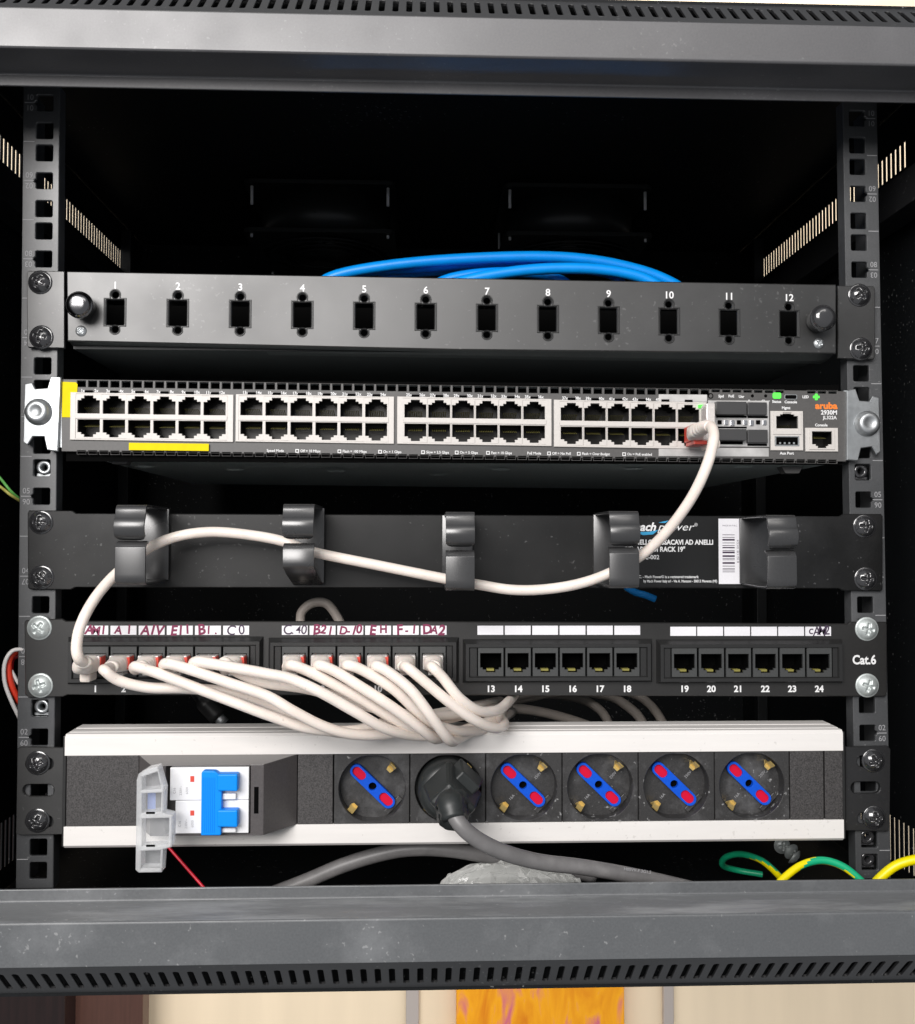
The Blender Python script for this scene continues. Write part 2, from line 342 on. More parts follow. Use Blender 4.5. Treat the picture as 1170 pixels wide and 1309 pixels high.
# ------------------------------------------------------------------ cabinet
HX = 290
cab = root('rack_cabinet', 'black metal wall rack cabinet with slotted frame and open front', 'cabinet', (0, 160, -262))
def beam(sgn, lab):
    # z measured outward: lip 210..216.6, ledge 217 (y -45..-70), face to 237.5, slotted slope to 257
    if sgn > 0: lz0, lz1, fz0, fz1 = 210.3, 216.8, 217.4, 237.4
    else: lz0, lz1, fz0, fz1 = 200.5, 206.9, 207.2, 228.6
    top = fz1 + 22
    A = [(-45, lz0), (-43.5, lz0), (-43.5, fz0 + 1.5), (-68.5, fz0 + 1.5), (-68.5, fz1), (-70, fz1), (-70, fz0 + .8), (-69.2, fz0), (-45.6, lz1), (-45, lz1 - .6)]
    m = M(); m.sweepx([(y, z * sgn) for y, z in A], -330, 330)
    m.mi = [1 if len(f) == 4 and all(-69.9 < m.v[i][1] < -45.2 for i in f) and all(abs(m.v[i][2]) < fz0 + .3 for i in f) else 0 for f in m.f]
    o = build(m, 'top_beam' if sgn > 0 else 'bottom_beam', [FACEP, LEDGEP] if sgn < 0 else [BEAMP, BEAMP], cab, bevel=.5, label=lab)
    # slotted slope, 45 degrees
    L = 31.1; holes = []
    k = -46
    while k <= 46:
        holes.append(rrect(k * 7.0, 16.5, 3.0, 18.5, 1.3, 2)); k += 1
    vs, fs = plate_mesh(rect(-330, 330, 0, L), holes, 1.4, .2)
    c = math.sqrt(.5); m = M()
    m.add([(x, -69.4 + z * c + y * c, sgn * (fz1 + .25 + z * c - y * c)) for x, y, z in vs], fs if sgn > 0 else [f[::-1] for f in fs])
    build(m, 'slotted_vent_strip', PAINT, cab)
    m = M(); m.box(-HX - 1.5, HX + 1.5, -47, 379.9, sgn * (top + .3), sgn * (top + 2.0)); build(m, 'roof_panel' if sgn > 0 else 'floor_panel', INSIDE, cab)
    m = M(); m.box(-322, 322, -66, -44.5, sgn * (fz0 + 6.0), sgn * (fz0 + 6.8)); m.box(-322, 322, -43.2, -42.2, sgn * (lz0+2), sgn * top); build(m, 'slot_dark_backing', INSIDE, cab)  # boxes added behind the slope so its slots look black
beam(1, 'top front frame beam'); beam(-1, 'dusty scuffed bottom front frame beam')
for s_ in (-1, 1):
    # slotted side panel, real slots
    # mesh drawn in (Y,Z) then turned to face X
    holes = []
    for k in range(48):
        yy = 60 + k * 6.05
        if 20 <= k <= 20: pass
        if k > 46: continue
        holes.append(rect(yy - 1.45, yy + 1.45, 217.5, 234.5))
    for k in range(50): yy = 30 + k * 6.05; holes.append(rect(yy - 1.2, yy + 1.2, -236, -206))
    vs, fs = plate_mesh(rect(-68, 379.8, -250.7, 259.5), holes, .8, .05)
    m = M(); m.add([(s_ * (HX + 1.4 - y), x, z) for x, y, z in vs], fs if s_ < 0 else [f[::-1] for f in fs]); build(m, 'slotted_side_panel', INSIDE, cab)
    m = M(); m.box(s_ * 262, s_ * 330, -70, -45, -206, 216) ; build(m, 'side_frame_post', PAINT, cab, bevel=.6)
    m = M(); m.box(s_ * 270, s_ * 288, -40, 370, 178, 200); build(m, 'side_rail', PAINT, cab, bevel=.5)
    m = M(); m.box(s_ * 279, s_ * 288, 306, 315, -240, 250); build(m, 'side_strut', DARKP, cab, bevel=.5)
m = M(); m.box(-HX - 2, HX + 2, 380, 382, -252.5, 261.3); build(m, 'back_panel', INSIDE, cab)
# mounting rails
def rail(sgn):
    cx = lambda z: (-232.75 if sgn < 0 else 232.9) - 1.25 * (z / 200.0)
    zt, zb = 232, -216; o_, i_ = 12.1 * sgn, -8.2 * sgn
    outer = [(cx(zb) + o_, zb), (cx(zt) + o_, zt), (cx(zt) + i_, zt), (cx(zb) + i_, zb)]
    holes = []; ink = Ink()
    for u in range(0, 11):
        for h in (-1, 0, 1):
            z = (u - 5) * 44.45 + h * 15.875 + (0 if sgn < 0 else -.4)
            if z > 226 or z < -208: continue
            c = cx(z)
            if h == 0:
                pts = [(c + a, z + b_) for a, b_ in ((4.6, -4.0), (4.0, -4.6), (-4.0, -4.6), (-4.6, -4.0), (-4.6, 4.0), (-4.0, 4.6), (4.0, 4.6), (4.6, 4.0), (4.6, 1.5), (6.3, 0), (4.6, -1.5))]
                if sgn < 0: pts = [(2 * c - x, z_) for x, z_ in pts][::-1]
                holes.append(pts)
                if 1 <= u <= 10:
                    tx = c + sgn * 8.3
                    ink.box(tx - 3.0, tx + 2.6, -.06, .0, z - .22, z + .22)
                    text(ink, '%02d' % u, tx, z + 2.9, -.06, 3.1, sx=.95); text(ink, '%02d' % (11 - u), tx, z - 2.9, -.06, 3.1, rot=math.pi, sx=.95)
            else: holes.append(rrect(c, z, 9.3, 9.3, .9, 2))
        z = (u - 5) * 44.45 + 22.2
        if z < 206: ink.box(cx(z) + sgn * 5.6, cx(z) + sgn * 11.6, -.06, .0, z - .22, z + .22)
    m = M(); plate(m, outer, holes, 0, 2.0, .35)
    r = build(m, 'mounting_rail', RAILP, cab, label='left front mounting rail' if sgn < 0 else 'right front mounting rail')
    m = M()
    for xx in (o_ - sgn * 1.0, i_ + sgn * 1.0):
        d = 26 if xx == o_ - sgn * 1.0 else 9
        z0, z1 = zb, zt
        m.add([(cx(z0) + xx - 1, 2.02, z0), (cx(z0) + xx + 1, 2.02, z0), (cx(z0) + xx + 1, d, z0), (cx(z0) + xx - 1, d, z0),
               (cx(z1) + xx - 1, 2.02, z1), (cx(z1) + xx + 1, 2.02, z1), (cx(z1) + xx + 1, d, z1), (cx(z1) + xx - 1, d, z1)],
              [(0, 3, 2, 1), (4, 5, 6, 7), (0, 1, 5, 4), (1, 2, 6, 5), (2, 3, 7, 6), (3, 0, 4, 7)])
    build(m, 'rail_flange', RAILP, r)
    build(ink, 'printed_unit_number', DIMINK if sgn > 0 else DIMINK, r)
    # cage nuts seen in empty holes
    for u, h in (((5, 1), (2, 1)) if sgn < 0 else ((5, 1), (0, 1), (1, -1))):
        z = (u - 5) * 44.45 + h * 15.875; c = cx(z); m = M()
        m.box(c - 4.2, c + 4.2, 4.0, 5.2, z - 4.4, z - 3.0); m.lathe([(1.9, 8.5), (1.9, 3.2), (2.3, 2.8), (3.9, 2.8), (4.1, 3.4), (4.1, 8.5)], c, z + .4, 18)
        build(m, 'cage_nut', STEEL if sgn < 0 else BSCREW, r)
    return cx
CXL = rail(-1); CXR = rail(1)
# fans under the roof
FANP = mat('fan_black_plastic', (.014, .016, .016), .4, spec=.45)
def fan(cx0, cx1, lab, spin):
    cx = (cx0 + cx1) / 2; y0 = 200; zt = 258.5; zb = 214
    t = root('roof_fan', lab, 'fan', (cx, y0 + 52, zt), 'cooling fans hanging under the cabinet roof')
    FC = y0 + 52.5; sq = rrect(cx, FC, 117, 117, 5, 3); inner = circ(cx, FC, 52, 36)
    for nm, za in (('lower_flange', zb), ('upper_flange', 252)):
        vs, fs = plate_mesh(sq, [inner], 3.4, .4); m = M(); m.add([(x, z, za + 3.4 - y) for x, y, z in vs], [f[::-1] for f in fs]); build(m, nm, FANP, t)
    m = M(); v = []; n = 40
    for i in range(n):
        a = 2 * math.pi * i / n
        for r, z in ((53, 252), (53, zb + 3.4), (52, zb + 3.4), (52, 252)): v.append((cx + r * math.cos(a), FC + r * math.sin(a), z))
    m.add(v, [(i * 4 + j, i * 4 + (j + 1) % 4, ((i + 1) % n) * 4 + (j + 1) % 4, ((i + 1) % n) * 4 + j) for i in range(n) for j in range(4)], True); build(m, 'fan_barrel', FANP, t)
    m = M(); v = []; f = []
    for i in range(24):
        a = 2 * math.pi * i / 24
        for r, z in ((20, zb + 20), (20, zb + 1.5), (18.5, zb - .5), (.01, zb - .5)): v.append((cx + r * math.cos(a), y0 + 52.5 + r * math.sin(a), z))
    for i in range(24):
        for j in range(3): a = i * 4 + j; b_ = ((i + 1) % 24) * 4 + j; f.append((a, a + 1, b_ + 1, b_))
    m.add(v, f, True); build(m, 'fan_hub', PLBLK, t)
    for i in range(7):
        a0 = spin + 2 * math.pi * i / 7; v = []
        for k in range(5):
            r = 19 + 34 * k / 4
            for q, z in ((0, zb + 2), (.62, zb + 17)): a = a0 + q + .06 * k; v.append((cx + r * math.cos(a), y0 + 52.5 + r * math.sin(a), z))
        m = M(); m.add(v, [(2 * k, 2 * k + 1, 2 * k + 3, 2 * k + 2) for k in range(4)], True); o = build(m, 'fan_blade', DARKP, t)
        sd = o.modifiers.new('solid', 'SOLIDIFY'); sd.thickness = .0015
    for r in (26, 36, 46, 54):
        m = M(); m.tube([Vector((cx + r * math.cos(2 * math.pi * i / 36), y0 + 52.5 + r * math.sin(2 * math.pi * i / 36), zb - 3)) for i in range(37)], .9, 6); build(m, 'guard_ring', DARKP, t)
    for xx in (cx0, cx1):
        for yy in (y0, y0 + 105):
            m = M(); m.tube([(xx, yy, 251.5), (xx, yy, 237)], 1.2, 8); m.tube([(xx, yy, zb), (xx, yy, zb - 2.5)], 1.1, 8); build(m, 'fan_screw', WHITEP, t)
fan(-154, -48.3, 'left of two black cooling fans under the cabinet roof', .2); fan(47.3, 154.5, 'right of two black cooling fans under the cabinet roof', .5)

# ------------------------------------------------------------------ screws
def screw_mesh(r, h, cross, name, mt, washer=0.0):
    m = M(); n = 30; idx = {}; v = []; f = []
    for i in range(n + 1):
        for j in range(n + 1):
            a, b_ = -1 + 2 * i / n, -1 + 2 * j / n
            # square-to-disc
            x = a * math.sqrt(max(0, 1 - b_ * b_ / 2)); z = b_ * math.sqrt(max(0, 1 - a * a / 2)); rr = math.hypot(x, z)
            y = -h * (1 - rr ** 2.6 * .8) if rr < .999 else -h * .2
            ax, az = abs(x * r), abs(z * r); cw = .16 * r; cl = .62 * r
            dd = min(max(0, min((cw - az) / .35, (cl - ax) / .8, 1)), 1) if az < cw and ax < cl else 0
            dd = max(dd, min(max(0, min((cw - ax) / .35, (cl - az) / .8, 1)), 1) if ax < cw and az < cl else 0)
            y += dd * cross
            v.append((x * r, y, z * r)); idx[i, j] = len(v) - 1
    for i in range(n):
        for j in range(n): f.append((idx[i, j], idx[i + 1, j], idx[i + 1, j + 1], idx[i, j + 1]))
    m.add(v, f, True)
    m.lathe([(r, -h * .2), (r * .99, 0)], 0, 0, 32)
    if washer: m.lathe([(r * .95, -.3), (washer, -.3), (washer + .2, 0), (washer + .2, .6)], 0, 0, 32)
    return m.mesh((0, 0, 0), name, [mt])
SCB = screw_mesh(5.7, 3.4, 2.4, 'black_screw', BSCREW, 6.5)
SCS = screw_mesh(5.9, 3.0, 1.2, 'silver_screw', ZINC, 6.6)
SCT = screw_mesh(3.0, 1.5, .9, 'small_screw', STEEL)
def hexbolt_mesh():
    m = M(); m.lathe([(.01, -5.2), (4.4, -5.2), (5.0, -4.6), (5.2, -4.2)], 0, 0, 6, False)
    m.lathe([(5.2, -4.2), (5.2, -1.2)], 0, 0, 6, False)
    m.lathe([(4.9, -1.2), (6.6, -1.2), (7.1, -.8), (7.1, 0)], 0, 0, 32); m.lathe([(.01, -4.9), (3.2, -5.4), (3.5, -5.2)], 0, 0, 24)
    return m.mesh((0, 0, 0), 'hex_bolt', [STEEL])
def flange_bolt_mesh():
    m = M(); m.lathe([(.01, -3.8), (2.6, -3.7), (3.3, -4.4), (5.3, -4.1), (6.2, -3.1), (6.4, -1.2), (7.3, -.9), (7.5, 0)], 0, 0, 32)
    return m.mesh((0, 0, 0), 'washer_bolt', [STEEL])
SCH = flange_bolt_mesh()
def screw(px, py, Y, me, parent, name='mounting_screw', rot=None):
    p = at3(px, py, Y - 2); o = link(me, name, parent, Vector((p.x, Y, p.z)))
    o.rotation_euler = (0, random.uniform(0, 1.5) if rot is None else rot, 0); return o

# ------------------------------------------------------------------ fibre panel (top)
Y = -6
fp = root('fiber_patch_panel', 'dark grey sliding panel with twelve empty numbered cutouts and blue cables on top', 'patch panel', (0, 0, 82))
for a, b_, side in (((34, 347), (82.5, 444), 'L'), ((1071.5, 365), (1119, 460), 'R')):
    x0, x1, z0, z1 = pxq(*a, *b_, -4); m = M()
    if side == 'L': out = [at(34, 349, -4), at(36, 346, -4), at(82.5, 346.5, -4), at(82.5, 445, -4), at(36, 444, -4), at(34.5, 441, -4)]
    else: out = [at(1071.5, 365, -4), at(1117, 365.5, -4), at(1119, 368, -4), at(1119, 457, -4), at(1116, 459.5, -4), at(1071.5, 458, -4)]
    plate(m, out, [], -4, 2.4, .4); build(m, 'ear', FPAINT, fp)
    for q in ((49.5, 359.5), (51, 430)) if side == 'L' else ((1101, 376), (1103, 445)): screw(*q, -4.2, SCB, fp)
c0 = at(147, 399, -8); c1 = at(1009, 414, -8); holes = []; ink = Ink(); slots = []
for i in range(12):
    t = i / 11; x = lerp(c0[0], c1[0], t); z = lerp(c0[1], c1[1], t) + .5 * math.sin(math.pi * t) ; slots.append((x, z))
    holes += [rrect(x, z, 9.6, 14.0, .6, 2), circ(x, z + 9.8, 1.9), circ(x, z - 9.4, 1.9)]
    text(ink, str(i + 1), x, z + 14.8, -8.1, 3.9, bold=.02)
out = [at(85, 346.5, -8), at(1069.5, 363.5, -8), at(1069.5, 452, -8), at(580, 447, -8), at(86, 436, -8)]
m = M(); plate(m, out, holes, -8, 2.0, .6); build(m, 'front_plate', FPAINT, fp)
build(ink, 'printed_number', INK, fp)
# folded lower edge
a = at(87, 437, -8); b_ = at(1068, 453, -8)
m = M(); m.add([(a[0], -7.2, a[1] + .4), (b_[0], -7.2, b_[1] + .4), (b_[0], 3, b_[1] - 1.7), (a[0], 3, a[1] - 1.7), (a[0], 0, a[1] + 1), (b_[0], 0, b_[1] + 1), (b_[0], 12, b_[1] - 1.7), (a[0], 12, a[1] - 1.7)],
                [(0, 3, 2, 1), (4, 5, 6, 7), (0, 1, 5, 4), (3, 7, 6, 2), (0, 4, 7, 3), (1, 2, 6, 5)]); build(m, 'lower_edge', PAINT, fp, bevel=.3)
m = M(); m.box(-216, 212, -1, 200, 82.5, 84); m.box(-216, -214.5, -1, 200, 84, 122); m.box(210.5, 212, -1, 200, 84, 119); build(m, 'tray', DARKP, fp)
m = M(); m.box(-214, 210, 34, 35, 84.2, 116); build(m, 'cutout_dark_backing', HOLE, fp)  # black sheet added behind the cutouts in place of the shade inside
# embossed rims
rim = M(); w2, h2 = 6.2, 7.9
def bump_loop(g):
    p = []; w_, h_ = 5.9 + g, 7.6 + g
    p += [(-w_, -h_), (-2.6 - g, -h_)] + [((2.9 + g) * math.cos(math.radians(a)), -9.4 + (2.9 + g) * math.sin(math.radians(a))) for a in range(200, 341, 20)] + [(2.6 + g, -h_), (w_, -h_), (w_, h_), (2.6 + g, h_)]
    p += [((2.9 + g) * math.cos(math.radians(a)), 9.8 + (2.9 + g) * math.sin(math.radians(a))) for a in range(-20, 201, 20)] + [(-2.6 - g, h_), (-w_, h_)]
    return p
vs, fs = plate_mesh(bump_loop(.35), [bump_loop(-.35)], .7, .28); rim.add(vs, fs); rme = rim.mesh((0, 0, 0), 'cutout_rim', [FPAINT])
for x, z in slots: link(rme, 'cutout_rim', fp, (x, -8.45, z))
def knob(px, py, mt, lab):
    p = at3(px, py, -20); m = M(); m.lathe([(.01, -21.5), (3.5, -21.4), (5.6, -20.6), (6.6, -19.2), (6.9, -18), (7.3, -17.9), (7.4, -16), (6.6, -15.6), (6.4, -10), (5, -9.5), (5, -8.1)], p.x, p.z, 36)
    build(m, 'thumb_knob', mt, fp, label=lab)
knob(99, 388, mat('dark_nickel', (.22, .22, .225), .2, metal=1.0), 'polished dark metal thumb knob'); knob(1055, 405, BSCREW, 'black thumb knob')
for q in ((102, 422), (1049, 438)): screw(*q, -8, SCT, fp, 'panel_screw')

# blue cables
def cable(name, pts, r, mt, label, cat, group=None, n=12, per=8):
    P = spline(pts, per); m = M(); m.tube(P, r, n); return thing1(m, name, mt, label, cat, tuple(P[0]), group)
g = 'blue data cables lying behind the numbered panel'
cable('blue_cable', path((395, 372, 60), (430, 352, 60), (500, 339, 60), (590, 331, 60), (690, 328, 60), (760, 333, 60), (820, 346, 60), (858, 361, 60), (880, 376, 60)), 3.5, BLUEC, 'uppermost blue cable arching highest over the numbered panel', 'cable', g)
cable('blue_cable', path((400, 372, 70), (450, 350, 70), (520, 343, 70), (610, 337, 72), (700, 335, 72), (770, 341, 72), (820, 352, 72), (860, 372, 72)), 3.5, BLUEC, 'second blue cable just under the highest arch behind the panel', 'cable', g)
cable('blue_cable', path((560, 368, 52), (620, 353, 52), (690, 344, 52), (760, 344, 52), (815, 353, 52), (850, 370, 52)), 3.5, BLUEC, 'blue cable in front forming the low inner arch right of centre', 'cable', g)
cable('blue_cable', path((470, 366, 80), (510, 351, 80), (560, 346, 80), (640, 345, 84), (720, 343, 86), (780, 350, 86), (800, 372, 86)), 3.4, BLUEC, 'rearmost blue cable showing as short low piece left of centre', 'cable', g)
cable('blue_cable', path((540, 372, 66), (580, 355, 66), (640, 348, 66), (700, 352, 66), (740, 372, 66)), 3.4, BLUEC, 'shortest blue arch peeking out above numbers six to eight', 'cable', g)

# ------------------------------------------------------------------ switch
Y = -4
sw = root('network_switch', 'grey rack switch with two rows of ivory network ports and silver brackets', 'network switch', (0, 0, 22))
def swz(px, py): return at(px, py, Y)
tl, tr, br, bl = at(78.5, 484.5, Y), at(1082, 500, Y), at(1082, 590, Y), at(78.5, 577, Y)
vents = []
for row, (ya, yb, hh, dy, wd) in enumerate(((490.5, 504, 3.5, 0, 4.7), (580, 592.5, 1.9, 0, 4.6))):
    a = at(104, ya if row == 0 else 578, Y); b_ = at(1065, yb - .5 if row == 0 else 590, Y); n = 70
    for i in range(n):
        t = i / (n - 1); x = lerp(a[0], b_[0], t); z = lerp(a[1], b_[1], t)
        if row == 0 and 955 < lerp(104, 1065, t) < 1018 and False: continue
        if row == 0 and lerp(104, 1065, t) > 905: 
            if 998 < lerp(104, 1065, t) < 1025: continue
            z += 1.0; hq = 1.7
        else: hq = hh
        vents.append(rect(x - wd / 2, x + wd / 2, z - hq / 2, z + hq / 2))
for x0, y0, x1, y1 in ((95, 505, 295, 560), (305, 508, 500, 562), (512, 511, 701, 565), (712, 515, 899, 569)):
    a, b_, c, d = at(x0, y0 + 1, Y), at(x1, y0 + 3, Y), at(x1, y1 + 1, Y), at(x0, y1 - 1, Y); vents.append([d, c, b_, a])
vents += [rect(*pxq(991, 529, 1020, 572, Y)), rect(*pxq(1036, 551, 1064, 574, Y))]
m = M(); plate(m, [bl, br, tr, tl], vents, Y, 1.4, .25); build(m, 'front_panel', SWP, sw)
m = M(); m.box(-219, 220, 9, 11, 26, 61); m.box(-219, 220, -1.4, 0, 19.5, 25.2); m.box(-219, 220, 2, 4, 59.5, 66); build(m, 'vent_dark_backing', HOLE, sw)  # black boxes added behind ports and vents to darken the openings
m = M()
m.add([(bl[0] + .5, -2.5, bl[1] + .3), (br[0] - .5, -2.5, br[1] + .3), (br[0] - .5, 300, br[1] + .3), (bl[0] + .5, 300, bl[1] + .3), (tl[0] + .5, -2.5, tl[1] - .3), (tr[0] - .5, -2.5, tr[1] - .3), (tr[0] - .5, 300, tr[1] - .3), (tl[0] + .5, 300, tl[1] - .3)],
      [(0, 3, 2, 1), (4, 5, 6, 7), (1, 2, 6, 5), (2, 3, 7, 6), (3, 0, 4, 7)]); build(m, 'chassis', SWUNDER, sw)
m = M()
for px, py, Yd in ((185, 601, 60), (430, 612, 90), (640, 606, 70), (810, 602, 60), (560, 620, 120), (300, 606, 80), (950, 608, 40)):
    p = at3(px, py, Yd); m.lathe([(.01, 0), (5, 0)], 0, 0, 3) if False else None
    v = [(p.x + r * math.cos(a * math.pi / 8), Yd + r * math.sin(a * math.pi / 8), z) for r, z in ((6, 21.5), (4, 20.6), (.1, 20.4)) for a in range(16)]
    m.add(v, [(k * 16 + j, (k + 1) * 16 + j, (k + 1) * 16 + (j + 1) % 16, k * 16 + (j + 1) % 16) for k in range(2) for j in range(16)], True)
build(m, 'underside_dimples', SWUNDER, sw)
for px, py in ((155, 589), (1010, 601)):
    p = at(px, py, 12); m = M(); m.prism([(p[0] - 6.5, p[1] + 2), (p[0] + 6.5, p[1] + 2), (p[0] + 4, p[1] - 2.2), (p[0] - 4, p[1] - 2.2)], 8, 16); build(m, 'underside_foot', STEEL if False else SWP, sw, bevel=.4)
# brackets
L = [(78, 482), (65, 481), (60.6, 496), (45, 497), (41, 489), (31.6, 490.6), (29.6, 565), (35, 569), (42, 558), (56.4, 558), (60, 575), (74, 577)]
R = [(1083, 499), (1094, 497), (1099, 512), (1112, 513), (1116, 506), (1124, 508), (1126, 577), (1121, 581), (1115, 571), (1101, 573), (1097, 589), (1083, 588)]
for P_ in (L, R):
    m = M(); plate(m, [at(*q, -6) for q in P_], [], -6.2, 2.2, .45)
    xs = sorted([at(q[0], 500, -6)[0] for q in P_]); xx = xs[-1] if P_ is L else xs[0]
    zt_, zb_ = (64, 27) if P_ is L else (62, 24)
    m.box(xx - 1, xx + 1, -3.9, 30, zb_, zt_)
    build(m, 'mounting_bracket', STEEL, sw)
screw(47.5, 526, -6.2, SCH, sw, 'mounting_screw'); screw(1110.5, 541, -6.2, SCH, sw, 'mounting_screw')
# RJ45 ports
def rj(w_, h_, s1w, s1h, s2w, s2h, up=True):
    p = [(-w_ / 2, -h_ / 2), (w_ / 2, -h_ / 2), (w_ / 2, h_ / 2), (s1w / 2, h_ / 2), (s1w / 2, h_ / 2 + s1h), (s2w / 2, h_ / 2 + s1h), (s2w / 2, h_ / 2 + s1h + s2h),
         (-s2w / 2, h_ / 2 + s1h + s2h), (-s2w / 2, h_ / 2 + s1h), (-s1w / 2, h_ / 2 + s1h), (-s1w / 2, h_ / 2), (-w_ / 2, h_ / 2)]
    return p if up else [(x, -z) for x, z in p][::-1]
def port_mesh(name, cw, ch, hole, fm, cm, th, depth, gold=None, pins=None, led=None):
    m = M(); m.mat(0); vs, fs = plate_mesh(rect(-cw / 2, cw / 2, -ch / 2, ch / 2), [hole], th, .12); m.add(vs, fs)
    m.mat(1); n = len(hole); a = sum(hole[i][0] * hole[(i + 1) % n][1] - hole[(i + 1) % n][0] * hole[i][1] for i in range(n))
    h = hole if a > 0 else hole[::-1]
    v = [(x * 1.02, th - .05, z * 1.02) for x, z in h] + [(x * 1.02, depth, z * 1.02) for x, z in h]
    m.add(v, [(i, (i + 1) % n, (i + 1) % n + n, i + n) for i in range(n)]); m.add(v[n:], [tuple(range(n))])
    m.mat(2)
    if pins is not None:
        for i in range(8): x = (-3.5 + i) * 1.02; m.add([(x - .25, depth - .5, pins), (x + .25, depth - .5, pins), (x + .25, th + 2.5, pins * .25), (x - .25, th + 2.5, pins * .25)], [(0, 1, 2, 3)])
    if gold is not None: m.box(-2.1, 2.1, th + 2.2, th + 6, gold - 1.5, gold - .3)
    return m.mesh((0, 0, 0), name, [fm, cm, GOLD])
PT = port_mesh('port_upper', 14.0, 12.2, [(x, z - 1.0) for x, z in rj(12.2, 7.4, 8.2, 1.1, 5.0, 1.5)], IVORY, CAVM, 1.2, 13, pins=-3.2)
PB = port_mesh('port_lower', 14.0, 12.2, [(x, z + .9) for x, z in rj(12.2, 7.2, 8.2, 1.1, 5.0, 1.5, False)], IVORY, CAVM, 1.2, 13, pins=3.2)
groups = [(98, 291, 519.2, 547.8), (306, 497, 521.6, 550.2), (516, 698, 524.5, 553.2), (715.5, 895, 528.5, 557)]
edges = [(91, 299), (302, 504), (508, 705), (708, 903)]
ZC = []
ink = Ink()
for gi, ((xa, xb, yt, yb), (ea, eb)) in enumerate(zip(groups, edges)):
    w_ = (xb - xa) / 6.0
    sl = (4 if gi == 0 else 3) ; 
    p0 = at(xa + w_ / 2, yt - 1.2, Y); p1 = at(xb - w_ / 2, yt + 1.2, Y); q0 = at(xa + w_ / 2, yb - 1.2, Y); q1 = at(xb - w_ / 2, yb + 1.2, Y)
    E0 = at(ea, yt - 17, Y)[0]; E1 = at(eb, yt - 17, Y)[0]
    zt_ = max(p0[1], p1[1]) + 6.4; zb_ = min(q0[1], q1[1]) - 6.4
    # shield frame as slanted quad with an opening
    def zz(x, top): t = (x - p0[0]) / (p1[0] - p0[0]); return (lerp(p0[1], p1[1], t) + 7.0) if top else (lerp(q0[1], q1[1], t) - 7.0)
    pitch = (p1[0] - p0[0]) / 5.0
    ia, ib = p0[0] - pitch / 2 - .02, p1[0] + pitch / 2 + .02
    m = M(); plate(m, [(E0, zz(E0, 0)), (E1, zz(E1, 0)), (E1, zz(E1, 1)), (E0, zz(E0, 1))], [[(ia, zz(ia, 0) + .9), (ib, zz(ib, 0) + .9), (ib, zz(ib, 1) - .9), (ia, zz(ia, 1) - .9)]], Y - 1.1, 1.0, .2)
    blk = build(m, 'port_block', IVORY, sw)
    mid = M()
    zc_ = lambda x: (lerp(p0[1], p1[1], (x - p0[0]) / (p1[0] - p0[0])) + lerp(q0[1], q1[1], (x - p0[0]) / (p1[0] - p0[0]))) / 2
    mid.prism([(ia, zc_(ia) - 1.2), (ib, zc_(ib) - 1.2), (ib, zc_(ib) + 1.2), (ia, zc_(ia) + 1.2)], Y - 1.5, Y - 1.12); build(mid, 'divider_bar', IVORY, blk)
    for i in range(6):
        for row, (A, B, me) in enumerate(((p0, p1, PT), (q0, q1, PB))):
            x = lerp(A[0], B[0], i / 5); z = lerp(A[1], B[1], i / 5); link(me, 'port', blk, (x, Y - 1.05, z))
        x = lerp(p0[0], p1[0], i / 5); z = lerp(p0[1], p1[1], i / 5)
        k = gi * 12 + i * 2 + 1
        text(ink, '%dx' % k, x - 3.6, z + 8.1, Y - .1, 1.7, bold=.02, sx=.9); text(ink, '%dx' % (k + 1), x + 3.8, z + 8.1, Y - .1, 1.7, bold=.02, sx=.9)
        kk = M(); kk.prism(rect(x - 2.2, x + 2.2, z + 6.9, z + 8.2), Y - 1.3, Y - .9); build(kk, 'lock_tab', HOLE, blk)
        ZC.append((x, z))
# legends on the switch
def line(px, py): return at(px, py, Y)
z0 = at(340, 577, Y); z1 = at(838, 582, Y)
def leg(s, px, h=1.45):
    t = (px - 340) / (838 - 340); x = at(px, 578, Y)[0]; text(ink, s, x, lerp(z0[1], z1[1], t) + .45, Y - .1, h, bold=.015, align='LEFT', rot=-.011, sx=.92)
def sqm(px): t = (px - 340) / (838 - 340); x = at(px, 578, Y)[0]; z = lerp(z0[1], z1[1], t) + .45; plate(ink, rect(x - 1, x + 1, z - 1, z + 1), [rect(x - .6, x + .6, z - .6, z + .6)], Y - .1, .08, .01)
for s_, px in (('Speed Mode', 341), ('Off = 10 Mbps', 384), ('Flash = 100 Mbps', 438), ('On = 1 Gbps', 490), ('Slow = 2.5 Gbps', 545), ('On = 5 Gbps', 588), ('Fast = 10 Gbps', 628), ('PoE Mode', 674), ('Off = No PoE', 706), ('Flash = Over Budget', 744), ('On = PoE enabled', 802)): leg(s_, px)
for px in (380, 434, 486, 541, 584, 624, 702, 740, 798): sqm(px)
def lab(s, px, py, h, **k): p = at(px, py, Y); text(ink, s, p[0], p[1], Y - .1, h, **k)
for s_, px, py in (('Spd', 922, 506.5), ('PoE', 935, 506.5), ('Usr', 948, 507), ('Reset', 962, 513), ('Clear', 979, 513), ('Status', 993, 513.5), ('Console', 1011, 514), ('LED', 1030, 507.5), ('Mgmt', 1005, 521.5), ('Aux Port', 1006, 579.5), ('Console', 1050, 543.5)): lab(s_, px, py, 1.5, bold=.03)
lab('2930M', 1060, 527.5, 2.4, bold=.03); lab('JL322A', 1061, 534, 1.9, bold=.02)
build(ink, 'printed_lettering', INK, sw)
o_ = M(); p = at(1056.5, 519, Y); text(o_, 'aruba', p[0], p[1], Y - .1, 3.6, bold=.045, sx=1.1); build(o_, 'maker_logo', ORANGE, sw)
